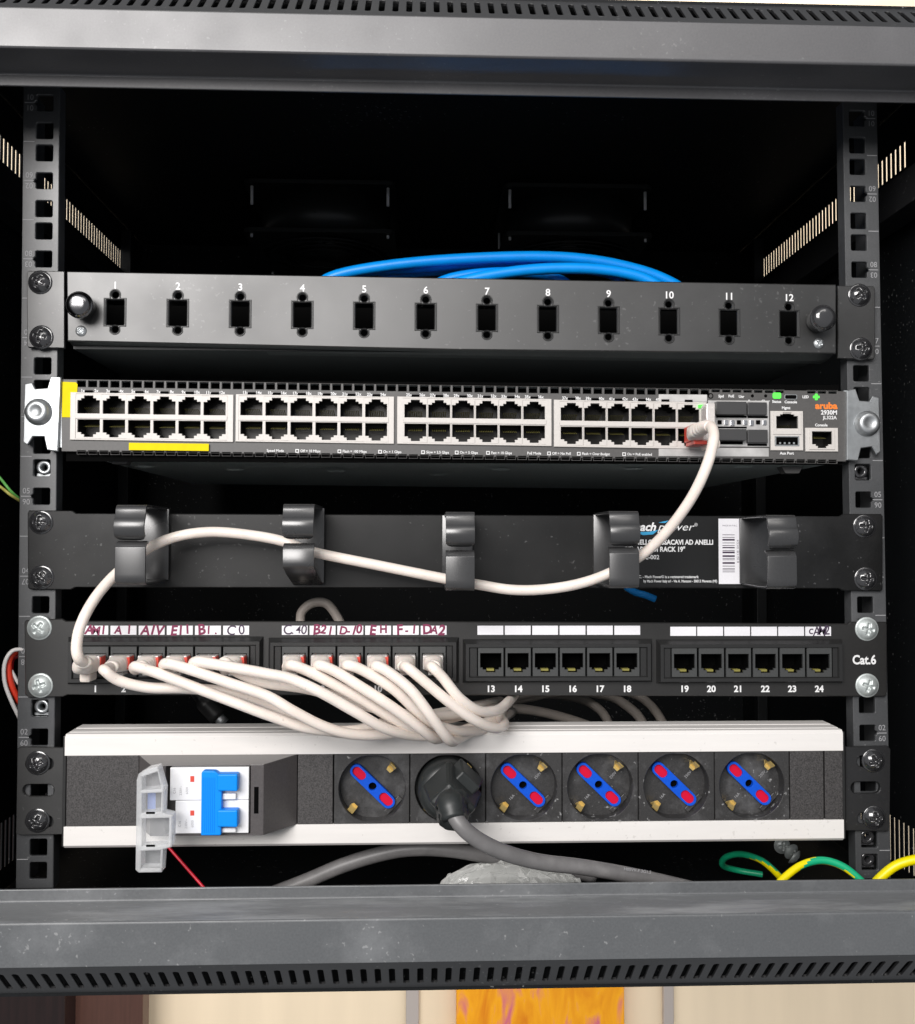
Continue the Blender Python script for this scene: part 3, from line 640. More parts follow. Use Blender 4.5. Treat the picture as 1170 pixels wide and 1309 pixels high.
# management + console sockets, usb, sfp bay
def swplate(name, x0, y0, x1, y1, dy, th, mt, holes=(), bev=.2, parent=None):
    a = pxq(x0, y0, x1, y1, Y); m = M(); plate(m, rect(*a), holes, Y + dy, th, bev); return build(m, name, mt, parent or sw)
fr = swplate('management_port_block', 984.5, 525.5, 1026.5, 576, -1.0, .9, IVORY, [rect(*pxq(990, 529, 1021, 548, Y)), rect(*pxq(990, 558, 1020, 570, Y))])
c = at(1005.5, 540.5, Y); link(port_mesh('management_port', 16.0, 12.6, rj(12.6, 8.2, 8.2, .9, 5.0, 1.2), IVORY, CAVM, 1.2, 13, pins=-3.4), 'port', fr, (c[0], Y - 1.5, c[1] - .4))
a = pxq(990, 557.5, 1021, 570.5, Y); m = M(); m.mat(0); plate(m, rect(*a), [rect(a[0] + .7, a[1] - .7, a[2] + .7, a[3] - .7)], Y - 1.4, 1.0, .15); m.mat(1); m.box(a[0], a[1], Y - .1, Y + 1, a[2], a[3]); m.box(a[0] + 1.2, a[1] - 1.2, Y - .9, Y - .12, a[2] + 2.6, a[3] - 1.1)
m.mat(0)
for k in range(4): x = lerp(a[0] + 3, a[1] - 3, k / 3); m.box(x - .5, x + .5, Y - 1.0, Y - .7, a[2] + 1.1, a[2] + 2.2)
build(m, 'usb_port', [STEEL, HOLE], fr)
fr2 = swplate('console_port_block', 1029, 547, 1071, 577.5, -1.0, .9, IVORY, [rect(*pxq(1036, 552, 1064, 573, Y))])
c = at(1050, 562, Y); link(port_mesh('console_port', 14.6, 11.6, [(x, z + .9) for x, z in rj(11.6, 7.4, 7.4, 1.0, 5.0, 1.3, False)], IVORY, CAVM, 1.2, 13, pins=3.2), 'port', fr2, (c[0], Y - 1.5, c[1]))
COVER = mat('dark_grey_cover', (.045, .045, .046), .45, spec=.5)
SILV = mat('brushed_light_steel', (.55, .54, .53), .4, metal=.35, noise=.25, nscale=80, bump=.4, bscale=300)
swplate('bare_metal_strip', 842, 504, 904, 514, -.5, .5, SILV); swplate('bare_metal_strip', 842, 572, 983, 584, -.5, .5, SILV)
sfp = swplate('module_bay', 905, 512, 983, 571.5, -1.1, 1.0, SILV)
for x0, y0, x1, y1, mt, nm, dd in ((916, 513, 955, 530, COVER, 'bay_cover', 6), (956, 514, 981, 530.5, COVER, 'bay_cover', 3.6), (916, 548, 955, 563, COVER, 'bay_cover', 6), (956, 549, 982, 566, COVER, 'bay_cover', 3.6)):
    a = pxq(x0, y0, x1, y1, Y - dd); m = M(); m.box(a[0], a[1], Y - dd, Y - 1.15, a[2], a[3]); build(m, nm, mt, sfp, bevel=.35)
for x0, y0, x1, y1 in ((916, 531, 955, 534), (956, 531.5, 982, 534.5), (916, 545, 955, 547.5), (920, 564, 950, 568), (956, 567, 981, 570)):
    a = pxq(x0, y0, x1, y1, Y - 1.5); m = M(); m.box(a[0], a[1], Y - 1.3, Y - 1.15, a[2], a[3]); build(m, 'bay_gap', HOLE, sfp)
for k in range(8):
    a = pxq(918 + k * 8.2, 537, 923 + k * 8.2, 542 + (k % 3), Y - 2); m = M(); m.box(a[0], a[1], Y - 2.0, Y - 1.15, a[2], a[3]); build(m, 'spring_clip', CHROME if k % 3 else HOLE, sfp, bevel=.15)
for x0, y0, x1, y1 in ((988, 502, 998.5, 509.5),):
    a = pxq(x0, y0, x1, y1, Y); m = M(); plate(m, rrect((a[0] + a[1]) / 2, (a[2] + a[3]) / 2, a[1] - a[0], a[3] - a[2], .8), [], Y - .5, .5, .1); build(m, 'status_lamp', GREEN, sw)
m = M(); c = at(1043.5, 507.5, Y)
for r_ in (0, math.pi / 2): m.prism([(c[0] + 1.9 * math.cos(r_ + a) * s1, c[1] + 1.9 * math.sin(r_ + a) * s1) for a, s1 in ((-.35, 1), (.35, 1), (math.pi - .35, 1), (math.pi + .35, 1))], Y - .4 - r_ * .02, Y)
build(m, 'power_lamp', GREEN, sw)
a = pxq(893, 517.5, 899, 521, Y - 2); m = M(); m.box(a[0], a[1], Y - 2.4, Y - 1.0, a[2], a[3]); build(m, 'link_lamp', GREEN, sw)
for px, py in ((962, 506), (979, 506)): c = at(px, py, Y); m = M(); m.prism(circ(*c, .9), Y - .12, Y); build(m, 'reset_hole', HOLE, sw)
c = at(1011, 507.5, Y); m = M(); plate(m, rrect(*c, 7.4, 3.0, .9), [rrect(c[0], c[1], 6.6, 2.2, .7)], Y - .4, .4, .08); build(m, 'mini_port_rim', STEEL, sw)
m = M(); m.prism(rrect(c[0], c[1], 6.4, 2.0, .6), Y - .15, Y); build(m, 'mini_port', HOLE, sw)
c = at(908.5, 506, Y); m = M(); plate(m, circ(*c, 1.6), [circ(*c, 1.1)], Y - .3, .3, .05); build(m, 'mode_button', HOLE, sw)
# yellow tapes
a = pxq(80, 488, 93.5, 533.5, Y); a2 = at(97.5, 500, Y)[0]
m = M(); m.prism([(a[0], a[2]), (a[1] - 1.2, a[2]), (a[1] - .6, a[3] - 6.5), (a2 + .6, a[3] - 5.8), (a2 + .8, a[3] - 1.6), (a2, a[3] - .3), (a[0], a[3])], Y - .35, Y - .05); build(m, 'yellow_tape', YELLOW, sw)
a = pxq(165, 566, 267, 576.5, Y - 1.2); m = M(); m.prism([(a[0], a[2] + .3), (a[1], a[2]), (a[1], a[3] - .3), (a[0], a[3])], Y - 1.5, Y - 1.15); build(m, 'yellow_tape', YELLOW, sw)

# ------------------------------------------------------------------ cable manager
cm = root('cable_manager', 'black one unit panel with five cable rings and one white cord through them', 'cable manager', (0, 0, -52))
out = [at(*q, -3) for q in ((35, 656), (37, 652.5), (92, 652.5), (97, 656), (1074, 660), (1079, 657), (1127, 657), (1129, 660), (1129, 753), (1127, 755.5), (1078, 755), (1073, 752.5), (96, 751), (90, 754), (38, 753.5), (35.5, 751))]
m = M(); plate(m, out, [], -3, 2.2, .5); build(m, 'back_plate', CMPAINT, cm)
for q in ((50.5, 667.5), (51.5, 738), (1107.5, 672.5), (1109, 740)): screw(*q, -3.2, SCB, cm)
def arc(cy, cz, r, a0, a1, n=6): return [(cy + r * math.cos(math.radians(lerp(a0, a1, i / n))), cz + r * math.sin(math.radians(lerp(a0, a1, i / n)))) for i in range(n + 1)]
def ring(px0, px1, ptop, pgap, pbot, low=None):
    x0 = at(px0, ptop, -45)[0]; x1 = at(px1, ptop, -45)[0]; zt_ = at(px0, ptop, -45)[1]; zg = at(px0, pgap, -45)[1]; zb_ = at(px0, pbot, -45)[1]
    m = M()
    up = [(-4.0, zt_ + .2), (-38, zt_ + .2)] + arc(-42, zt_ - 2.6, 2.8, 80, 170, 5) + arc(-41.6, zt_ - 10.6, 6.3, 130, 262, 12)
    m.strip(up, x0, x1, 1.3, lambda t: 1.0 if t < .82 else 1 - ((t - .82) / .18) ** 2 * .45)
    lo = [(-38.5, zg - 2.3), (-41.0, zg - 2.0), (-43.3, zg - 2.8), (-44.8, zg - 4.8)]
    if low is None: lo += [(-45, zb_ + 5)] + arc(-41.5, zb_ + 3.6, 3.5, 180, 262, 4) + [(-30, zb_ - .1), (-4, zb_ + .5)]
    else: lo += [(-45, zb_ + 2.5)] + arc(-43.2, zb_ + 1.8, 1.8, 180, 235, 3) + [(-30, zb_ - 4.2), (-4, low)]
    m.strip(lo, x0, x1, 1.3, lambda t: .93 if t < .05 else 1.0)
    m.strip([(-4.1, zt_), (-4.1, (low or zb_) + .7)], x0 - 1, x1 + 1, 1.6)
    return build(m, 'cable_ring', RINGP, cm, bevel=.2)
RINGP = mat('ring_black_paint', (.034, .034, .035), .28, spec=1.0, noise=.08, rvar=.05)
ring(148, 187, 647, 688, 747); ring(362, 402, 646, 691, 725, -48.5); ring(570, 607, 656, 700, 754); ring(779, 817, 655, 696, 751); ring(981, 1018, 660, 700, 752)
# sticker and barcode
a = pxq(800, 660, 950, 749, -3); m = M(); m.box(a[0], a[1], -3.14, -3.02, a[2], a[3]); st = build(m, 'product_sticker', STICK, cm)
a = pxq(918.5, 663, 948.5, 746.5, -3); m = M(); m.box(a[0], a[1], -3.24, -3.145, a[2], a[3]); build(m, 'barcode_label', LABEL, st)
m = M(); zz_ = a[3] - 9; rr = random.Random(3)
while zz_ > a[2] + 7:
    h = rr.choice((.35, .35, .7, 1.0)); m.box(a[0] + 2.2, a[1] - 4.0, -3.27, -3.245, zz_ - h, zz_); zz_ -= h + rr.choice((.4, .7, 1.1))
text(m, '8 051128 101224', a[1] - 2.1, (a[2] + a[3]) / 2, -3.27, 1.3, rot=math.pi / 2)
text(m, 'MADE IN P.R.C.', (a[0] + a[1]) / 2, a[3] - 4, -3.27, .9)
build(m, 'barcode_bars', MARKB, st)
m = Ink()
def st_t(s, px, py, h, **k): p = at(px, py, -3); text(m, s, p[0], p[1], -3.2, h, align='RIGHT', **k)
st_t('mach', 838, 674, 4.6, bold=.03, shear=.3); st_t('power', 886, 674, 4.3, bold=-.005, shear=.3, sx=1.25); st_t('®', 892, 671, 1.8)
st_t('PANNELLO PASSACAVI AD ANELLI', 912, 693.5, 2.7, bold=.035, sx=.86); st_t('PER ARMADI RACK 19"', 876, 702.5, 2.7, bold=.035, sx=.88); st_t('I-CASE-002', 843, 712.5, 2.4, bold=.015)
st_t('P.R.C. - Mach Power® is a registered trademark', 893, 737.5, 1.5, bold=.02, sx=.88); st_t('by Mach Power Italy srl - Via A. Manzoni - 20013 Magenta (MI)', 917, 743, 1.45, bold=.02, sx=.8)
build(m, 'printed_lettering', INK, st)
m = M(); c = at(826, 681, -3); m.prism([(c[0] - 5, c[1] + .4), (c[0] - 2, c[1] - 1.4), (c[0] + 4, c[1] - .9), (c[0] + 7, c[1] + 1.6), (c[0] + 2, c[1] + .6)], -3.22, -3.17); c = at(846, 668, -3); m.prism([(c[0] - 2, c[1]), (c[0] + 4, c[1] + 1.2), (c[0] + 2, c[1] - .2)], -3.22, -3.17); build(m, 'logo_swoosh', BLUEINK, st)

# ------------------------------------------------------------------ cat 6 panel
pp = root('copper_patch_panel', 'black twenty-four port panel with white cords in its left half', 'patch panel', (0, 0, -112))
PPP = mat('satin_black_panel', (.014, .0135, .013), .46, spec=.6, noise=.12, bump=.2, rvar=.05)
out = [at(*q, -3) for q in ((31, 796), (33, 793), (79, 791), (84, 794), (600, 794.5), (1085, 797.5), (1088, 795), (1133, 795), (1134.5, 798), (1134.5, 887), (1132, 890.5), (1080, 890.5), (600, 889), (86, 888.5), (80, 891), (36, 892), (32, 888))]
ph = []
for x0, y0, x1, y1 in ((96, 822, 328, 869), (352, 822, 578, 869), (602, 824, 826, 868), (851, 825, 1071, 868)): ph.append(rect(*pxq(x0, y0, x1, y1, -3)))
m = M(); plate(m, out, ph, -3, 2.0, .5); build(m, 'face_plate', PPP, pp)
for q in ((48.5, 803), (50, 877), (1110.5, 804.5), (1111, 877)): screw(*q, -3.2, SCS, pp)
ink = Ink(); bez = [(84, 815, 335, 875), (342, 816, 587, 874), (592, 818, 836, 873), (841, 818.5, 1081, 874)]
ctrs = [[(122 + 36 * i, 846) for i in range(6)], [(377 + 35.3 * i, 845.5) for i in range(6)], [(627.5 + 34.8 * i, 845.5) for i in range(6)], [(875 + 34.5 * i, 846.5) for i in range(6)]]
JK = port_mesh('jack', 14.2, 16.6, [(x, z + .6) for x, z in rj(11.8, 8.0, 9.0, 1.1, 5.2, 1.5, False)], JACKP, HOLE, 1.6, 13, gold=-4.2)
JACK = {}
for bi, (x0, y0, x1, y1) in enumerate(bez):
    a = pxq(x0, y0, x1, y1, -7); ca = at(*ctrs[bi][0], -6); cb = at(*ctrs[bi][-1], -6)
    pit = (cb[0] - ca[0]) / 5; wx0, wx1 = ca[0] - pit / 2, cb[0] + pit / 2; wz = (ca[1] + cb[1]) / 2
    o1 = rect(*a); o2 = rect(a[0] + 1.6, a[1] - 1.6, a[2] + 1.4, a[3] - 2.4); h1 = rect(wx0 - .1, wx1 + .1, wz - 8.5, wz + 8.5)
    m = M()
    # sloped outer frame
    v = [(x, -3.05, z) for x, z in o1] + [(x, -7.2, z) for x, z in o2]; m.add(v, [(i, (i + 1) % 4, (i + 1) % 4 + 4, i + 4) for i in range(4)])
    i2 = rect(o2[0][0] + 1.8, o2[1][0] - 1.8, o2[0][1] + 1.8, o2[2][1] - 1.8)
    v = [(x, -7.2, z) for x, z in o2] + [(x, -7.2, z) for x, z in i2] + [(x, -6.0, z) for x, z in [(p[0] + (.6 if p[0] < wx0 else -.6), p[1] + (.5 if p[1] < wz else -.5)) for p in i2]]
    m.add(v, [(i, (i + 1) % 4, (i + 1) % 4 + 4, i + 4) for i in range(4)] + [(4 + i, 4 + (i + 1) % 4, 8 + (i + 1) % 4, 8 + i) for i in range(4)])
    i3 = [(p[0] + (.6 if p[0] < wx0 else -.6), p[1] + (.5 if p[1] < wz else -.5)) for p in i2]
    vs, fs = plate_mesh(i3, [h1], .8, .05); m.add([(x, y - 6.0, z) for x, y, z in vs], fs)
    bz = build(m, 'jack_block', PLBLK, pp)
    for i in range(6):
        x = lerp(ca[0], cb[0], i / 5); z = lerp(ca[1], cb[1], i / 5)
        link(JK, 'jack', bz, (x, -6.4, z)); JACK[bi * 6 + i + 1] = (x, z)
        nx = at(0, 881 if bi else 881.5, -3)[1]
        pz = at(x if False else ctrs[bi][i][0], 881, -3)
        text(ink, str(bi * 6 + i + 1), pz[0], pz[1], -3.1, 3.5, bold=.035)
text(ink, 'Cat.6', at(1105, 844, -3)[0], at(1105, 844, -3)[1], -3.1, 5.0, bold=.03, sx=.88)
build(ink, 'printed_number', INK, pp)
marks = {1: ('AM1', MARKR), 2: ('A1', MARKR), 3: ('A1V', MARKR), 4: ('E11', MARKR), 5: ('B1.', MARKR), 6: ('C0', MARKB), 7: ('C.40', MARKB), 8: ('B21', MARKR), 9: ('D-10', MARKR), 10: ('EH', MARKR), 11: ('F-1', MARKR), 12: ('DA2', MARKR), 24: ('cAM2', MARKB)}
lx = {1: (122, 158), 7: (377, 412.5), 13: (627, 662), 19: (873.5, 908)}
for k in range(1, 25):
    b0 = (k - 1) // 6 * 6 + 1; px = lx[b0][0] + (lx[b0][1] - lx[b0][0]) * (k - b0); w_ = 33; py = 805.5 if k < 13 else (805.5 if k < 19 else 806.8)
    a = pxq(px - w_ / 2, py - 5.6, px + w_ / 2, py + 6, -3); m = M(); m.box(a[0], a[1], -3.2, -3.02, a[2], a[3]); o = build(m, 'paper_label', LABEL, pp)
    m = M(); zc = (a[2] + a[3]) / 2; xc = (a[0] + a[1]) / 2
    if k in marks:
        s_, mt = marks[k]; x = a[0] + 2.2; st_ = (a[1] - a[0] - 2.6) / len(s_)
        for ch in s_:
            text(m, ch, x + st_ * .35, zc + random.uniform(-.4, .5), -3.24 - .004 * random.random(), random.uniform(4.2, 5.6) if ch not in '.-' else 4, rot=random.uniform(-.16, .16), bold=.035 if mt == MARKR else .01, sx=.95, shear=random.uniform(0, .2)); x += st_
        build(m, 'handwritten_mark', mt, o)

# ------------------------------------------------------------------ patch cords
def plug(t, jx, jz, tip, dirv, red=True):
    """clear plug at the jack, tapered ivory boot reaching to tip"""
    m = M(); m.box(jx - 5.6, jx + 5.6, -14, -3, jz - 3.6, jz + 4.2); pl = build(m, 'plug_body', CLEARP, t, bevel=.6)
    m = M(); m.box(jx - 2.6, jx + 2.6, -15, -6.5, jz - 6.4, jz - 4.7); build(m, 'plug_latch', CLEARP, pl, bevel=.4)
    if red: m = M(); m.box(jx + 4.4, jx + 6.1, -15.5, -7.5, jz - 3.0, jz + 3.6); build(m, 'red_clip', REDP, pl, bevel=.3)
def boot(t, P, n, r0=5.2, r1=4.0):
    k = max(3, n); Q = spline(P[:k], 3); K = len(Q); R = []; SQ = []
    for i in range(K):
        u = i / (K - 1); R.append(lerp(r0, r1, u ** 1.3) - (.35 if (i // 2) % 2 and .35 < u < .9 else 0) - (.6 if i == K - 1 else 0)); SQ.append(max(0, 1 - u * 1.25))
    m = M(); m.tube(Q, R, 20, flat=.84, sq=SQ); build(m, 'strain_relief_boot', BOOT, t)
def cord(k, pts, label, tipy=-44, r=2.75, red=True, ext=0):
    jx, jz = JACK[k]; t = root('patch_cord', label, 'network cable', (jx, -8, jz), 'ivory patch cords plugged into the left half of the panel')
    start = [Vector((jx, -13, jz)), Vector((jx, -24, jz)), Vector((jx, tipy + 8, jz - .4))]
    P = spline(start + pts, 6)
    plug(t, jx, jz, None, None, red)
    boot(t, P[:], 9); m = M(); m.tube(P[6:], r, 14); build(m, 'cable_sheath', CORD, t); return t
g = None
cord(2, path((134, 857, -49), (152, 870, -47), (190, 879, -43), (240, 880, -40), (300, 886, -38), (350, 903, -36), (400, 928, -33), (450, 938, -26), (510, 930, -14), (570, 918, 0), (610, 912, 25), (630, 905, 60)), 'ivory cord from port two, lowest strand sweeping right under ports three to six')
cord(3, path((174, 852, -50), (200, 860, -50), (250, 879, -49), (300, 898, -48), (345, 915, -46), (395, 931, -42), (450, 934, -36), (500, 922, -24), (560, 912, -6), (620, 900, 22), (640, 896, 60)), 'ivory cord from port three, crossing over the port numbers four to six')
cord(4, path((212, 848, -51), (240, 855, -53), (290, 872, -55), (340, 889, -56), (375, 909, -55), (415, 929, -50), (455, 939, -42), (505, 937, -30), (560, 922, -12), (620, 908, 14), (650, 900, 55)), 'ivory cord from port four, running diagonally to the strip top left of plug')
cord(5, path((250, 846, -52), (285, 851, -57), (340, 861, -61), (372, 868, -62), (410, 885, -62), (456, 911, -58), (492, 931, -50), (530, 940, -36), (575, 938, -20), (625, 922, 10), (655, 904, 50)), 'ivory cord from port five, upper strand passing in front of cord seven')
cord(6, path((287, 846, -50), (305, 860, -48), (340, 873, -47), (390, 880, -45), (440, 893, -40), (490, 908, -32), (545, 915, -20), (600, 912, 0), (640, 905, 40)), 'ivory cord from port six, dipping behind the strand of port five')
cord(7, path((372, 850, -53), (392, 857, -54), (420, 871, -53), (460, 893, -50), (505, 920, -44), (540, 934, -34), (575, 938, -22), (620, 930, 4), (650, 912, 40)), 'ivory cord from port seven, first strand right of the bezel gap')
cord(8, path((408, 850, -54), (428, 858, -56), (458, 876, -57), (500, 903, -56), (535, 929, -50), (553, 943, -40), (562, 944, -26), (585, 936, -8), (640, 915, 40)), 'ivory cord from port eight, its loop hanging over the white strip edge')
cord(9, path((444, 850, -54), (464, 857, -55), (502, 880, -54), (530, 906, -50), (552, 924, -42), (590, 935, -26), (625, 930, 0), (655, 910, 40)), 'ivory cord from port nine, ending among the middle loops')
cord(10, path((481, 851, -55), (498, 860, -58), (526, 883, -60), (550, 914, -58), (570, 941, -50), (578, 948, -40), (585, 945, -26), (605, 935, -4), (645, 918, 40)), 'ivory cord from port ten, its loop hanging lowest over the white strip')
cord(11, path((519, 852, -52), (540, 869, -54), (575, 898, -52), (606, 920, -46), (632, 931, -34), (645, 926, -18), (640, 916, 6), (645, 904, 40)), 'ivory cord from port eleven, looping back at the right end of bundle', red=False)
cord(12, path((552, 852, -50), (566, 866, -51), (588, 893, -50), (613, 909, -42), (636, 908, -26), (650, 897, -4), (658, 888, 30)), 'ivory cord from port twelve, rightmost cord curling up behind the panel', red=False)
# long cord: port 1 up through the rings to the switch
jx, jz = JACK[1]
t = root('patch_cord', 'long ivory cord from port one through the rings up to the switch', 'network cable', (jx, -8, jz), 'ivory patch cords plugged into the left half of the panel')
m = M(); m.box(jx - 5.6, jx + 5.6, -16, -3, jz - 3.6, jz + 4.2); pl = build(m, 'plug_body', CLEARP, t, bevel=.6)
m = M(); m.box(jx - 4.2, jx + 1.6, -19, -7, jz - 9.5, jz - 4.2); build(m, 'plug_latch', CORD, pl, bevel=1.2)
m = M(); m.box(jx + 4.4, jx + 6.1, -15.5, -7.5, jz - 3.0, jz + 3.6); build(m, 'red_clip', REDP, pl, bevel=.3)
st_p = [Vector((jx, -14, jz)), Vector((jx - .3, -26, jz)), at3(109, 848, -38), at3(101, 842, -48)]
pts = path((98, 826, -49), (103, 800, -46), (118, 770, -40), (140, 742, -32), (167, 718, -26), (195, 698, -24), (230, 685, -24), (272, 680, -24), (320, 684, -25), (362, 692, -26), (402, 706, -26), (480, 722, -24), (570, 740, -24), (610, 747, -25), (655, 754, -26), (700, 753, -27), (745, 745, -28), (785, 730, -29), (820, 710, -34), (852, 680, -44), (882, 640, -56), (902, 600, -62), (912, 565, -60), (911, 548, -52))
# plug into lower port 47/48
sx_, sz_ = at(888.5, 558, Y); sx_ -= 0
end = [at3(903, 545, -42), at3(889, 553, -26), Vector((sx_, -14, sz_))]
Pa = spline(st_p + pts + end, 7)
m = M(); m.tube(Pa[8:-16], 2.8, 14); build(m, 'cable_sheath', CORD, t)
boot(t, Pa, 18, 5.3, 3.9)
boot(t, Pa[::-1][5:], 14, 4.6, 3.5)
m = M(); m.box(sx_ - 5.6, sx_ + 5.6, -19, -3, sz_ - 3.8, sz_ + 3.8); pl = build(m, 'plug_body', CLEARP, t, bevel=.6)
m = M(); m.box(sx_ - 7.0, sx_ - 5.0, -25, -7, sz_ - 4.2, sz_ + 4.6); m.box(sx_ - 6.4, sx_ + 1.0, -24, -8, sz_ - 6.4, sz_ - 4.2); build(m, 'red_clip', REDP, pl, bevel=.4)
m = M(); m.box(sx_ + 1.6, sx_ + 7.4, -28, -9, sz_ - 9.0, sz_ - 4.0); build(m, 'plug_latch', CORD, pl, bevel=1.5)
# clear clip film beside the plug
a = pxq(903, 515, 915, 541, -18); m = M(); m.box(a[0], a[1], -18, -8, a[2], a[3]); build(m, 'clear_guard', CLEARP, pl, bevel=.8)

# cables behind
g2 = 'loose cables behind the copper patch panel'
cable('rear_cable', path((384, 800, 40), (386, 782, 40), (400, 771, 40), (418, 772, 40), (432, 790, 40), (440, 810, 40)), 2.8, CORDD, 'small grey cable arch peeking above the panel over port seven', 'cable', g2)
cable('rear_cable', path((640, 900, 60), (690, 888, 80), (740, 893, 100), (765, 906, 100), (778, 925, 100), (784, 960, 100)), 3.0, CORDD, 'leftmost of three grey cables curving down behind ports sixteen to eighteen', 'cable', g2)
cable('rear_cable', path((650, 896, 60), (720, 884, 80), (775, 889, 100), (805, 905, 100), (822, 925, 100), (830, 960, 100)), 3.2, CORDD, 'middle of three grey cables curving down behind ports sixteen to eighteen', 'cable', g2)
cable('rear_cable', path((660, 890, 60), (740, 878, 85), (800, 884, 100), (828, 898, 100), (848, 925, 100), (860, 960, 100)), 3.0, CORDD, 'rightmost of three grey cables curving down behind ports sixteen to eighteen', 'cable', g2)
cable('rear_cable', path((645, 905, 45), (680, 908, 50), (720, 917, 60), (760, 930, 70)), 3.0, CORDD, 'grey cable lying low behind the strip right of the cord bundle', 'cable', g2)
cable('blue_cable_end', path((800, 750, 60), (812, 757, 60), (826, 761, 60), (838, 766, 60)), 2.2, BLUEC, 'short dark blue cable end under the sticker of the ring panel', 'cable')
P = path((250, 880, 60), (262, 897, 60), (280, 917, 60)); m = M(); m.tube(spline(P, 5), [4.5] * 5 + [6] * 6, 12); m2 = m
thing1(m, 'black_connector', PLBLK, 'black cable connector dimly seen above the white strip at left', 'connector', tuple(P[0]))
P = path((275, 912, 58), (287, 925, 58)); m = M(); m.tube(spline(P, 3), 3.4, 12); thing1(m, 'grey_ferrule', STEEL, 'small grey ferrule beside the black connector above the white strip', 'connector', tuple(P[0]))

# ------------------------------------------------------------------ power strip
ps = root('power_strip', 'white aluminium power strip with breaker and six black sockets', 'power strip', (0, 10, -192))
YF = -8
A_ = at(83, 937, YF); B_ = at(1078, 937, YF); zt = A_[1] - .2; zt2 = at(1078, 935, YF)[1]; zb = at(585, 1080, YF)[1]
zmT = at(585, 963, YF)[1]; zmB = at(585, 1052.5, YF)[1]; X0, X1 = A_[0], B_[0]
z_t = (zt + zt2) / 2
prof = [(YF, zmT), (YF, z_t - 1.6), (YF + 1.6, z_t), (YF + 5, z_t + .15), (YF + 5.4, z_t - .35), (YF + 6.2, z_t - .35), (YF + 6.6, z_t + .2), (YF + 15, z_t + .35), (YF + 15.4, z_t - .3), (YF + 16.2, z_t - .3), (YF + 16.6, z_t + .4), (YF + 27, z_t + .4), (YF + 27, z_t - 2), (YF + 3, z_t - 3), (YF + 3, zmT)]
m = M(); m.sweepx(prof, X0, X1); build(m, 'upper_profile', ALU, ps, bevel=.15)
prof = [(YF, zmB), (YF, zb + 1.5), (YF + 1.5, zb), (YF + 27, zb), (YF + 27, zb + 2), (YF + 3, zb + 3), (YF + 3, zmB)]
m = M(); m.sweepx(prof, X0, X1); build(m, 'lower_profile', ALU, ps, bevel=.15)
m = M(); m.box(X0 + 1, X1 - 1, YF + 20, YF + 26.5, zb + 2.2, z_t - 2.2); build(m, 'rear_wall', DARKP, ps)
for xx, s_ in ((X0, -1), (X1, 1)):
    m = M(); m.prism([(xx - s_ * .6, zb + .6), (xx + s_ * 1.2, zb + .8), (xx + s_ * 1.2, z_t - 1), (xx - s_ * .6, z_t - .8)], YF + .6, YF + 27); build(m, 'end_cap', PLBLK, ps, bevel=.3)
# ears
for side, P_, S_ in (('L', [(22, 957), (26, 955), (82, 956), (82, 1067), (26, 1068), (20, 1066)], ((46.5, 976.5), (46, 1050.5))), ('R', [(1081, 955), (1136, 954), (1139, 958), (1138, 1060), (1134, 1063), (1081, 1062)], ((1119, 973.5), (1120, 1046.5)))):
    hx = 49 if side == 'L' else 1107
    hl = [rrect(*at(hx, 1010.5 if side == 'L' else 1007, -3), 17.0, 6.6, 3.2, 4)]
    for q in S_:
        c = at(q[0] + (4 if side == 'L' else -6), q[1], -3); hl.append(rrect(c[0], c[1], 15 if side == 'L' else 15.5, 6.6, 3.2, 4))
    m = M(); plate(m, [at(*q, -3) for q in P_], hl, -3, 2.4, .4); build(m, 'ear', PANELP if side == 'L' else PAINT, ps)
    for q in S_: screw(*q, -3.2, SCB, ps)
def modz(px0, px1): a = at(px0, 1000, YF)[0]; b_ = at(px1, 1000, YF)[0]; return a, b_
def blank(px0, px1):
    a, b_ = modz(px0, px1); m = M(); m.box(a + .2, b_ - .2, YF + .4, YF + 3, zmB + .1, zmT - .1); build(m, 'blank_module', BLANKP, ps, bevel=.35)
blank(84, 177.5); blank(380, 426); blank(1010.5, 1054); blank(1055, 1078.5)
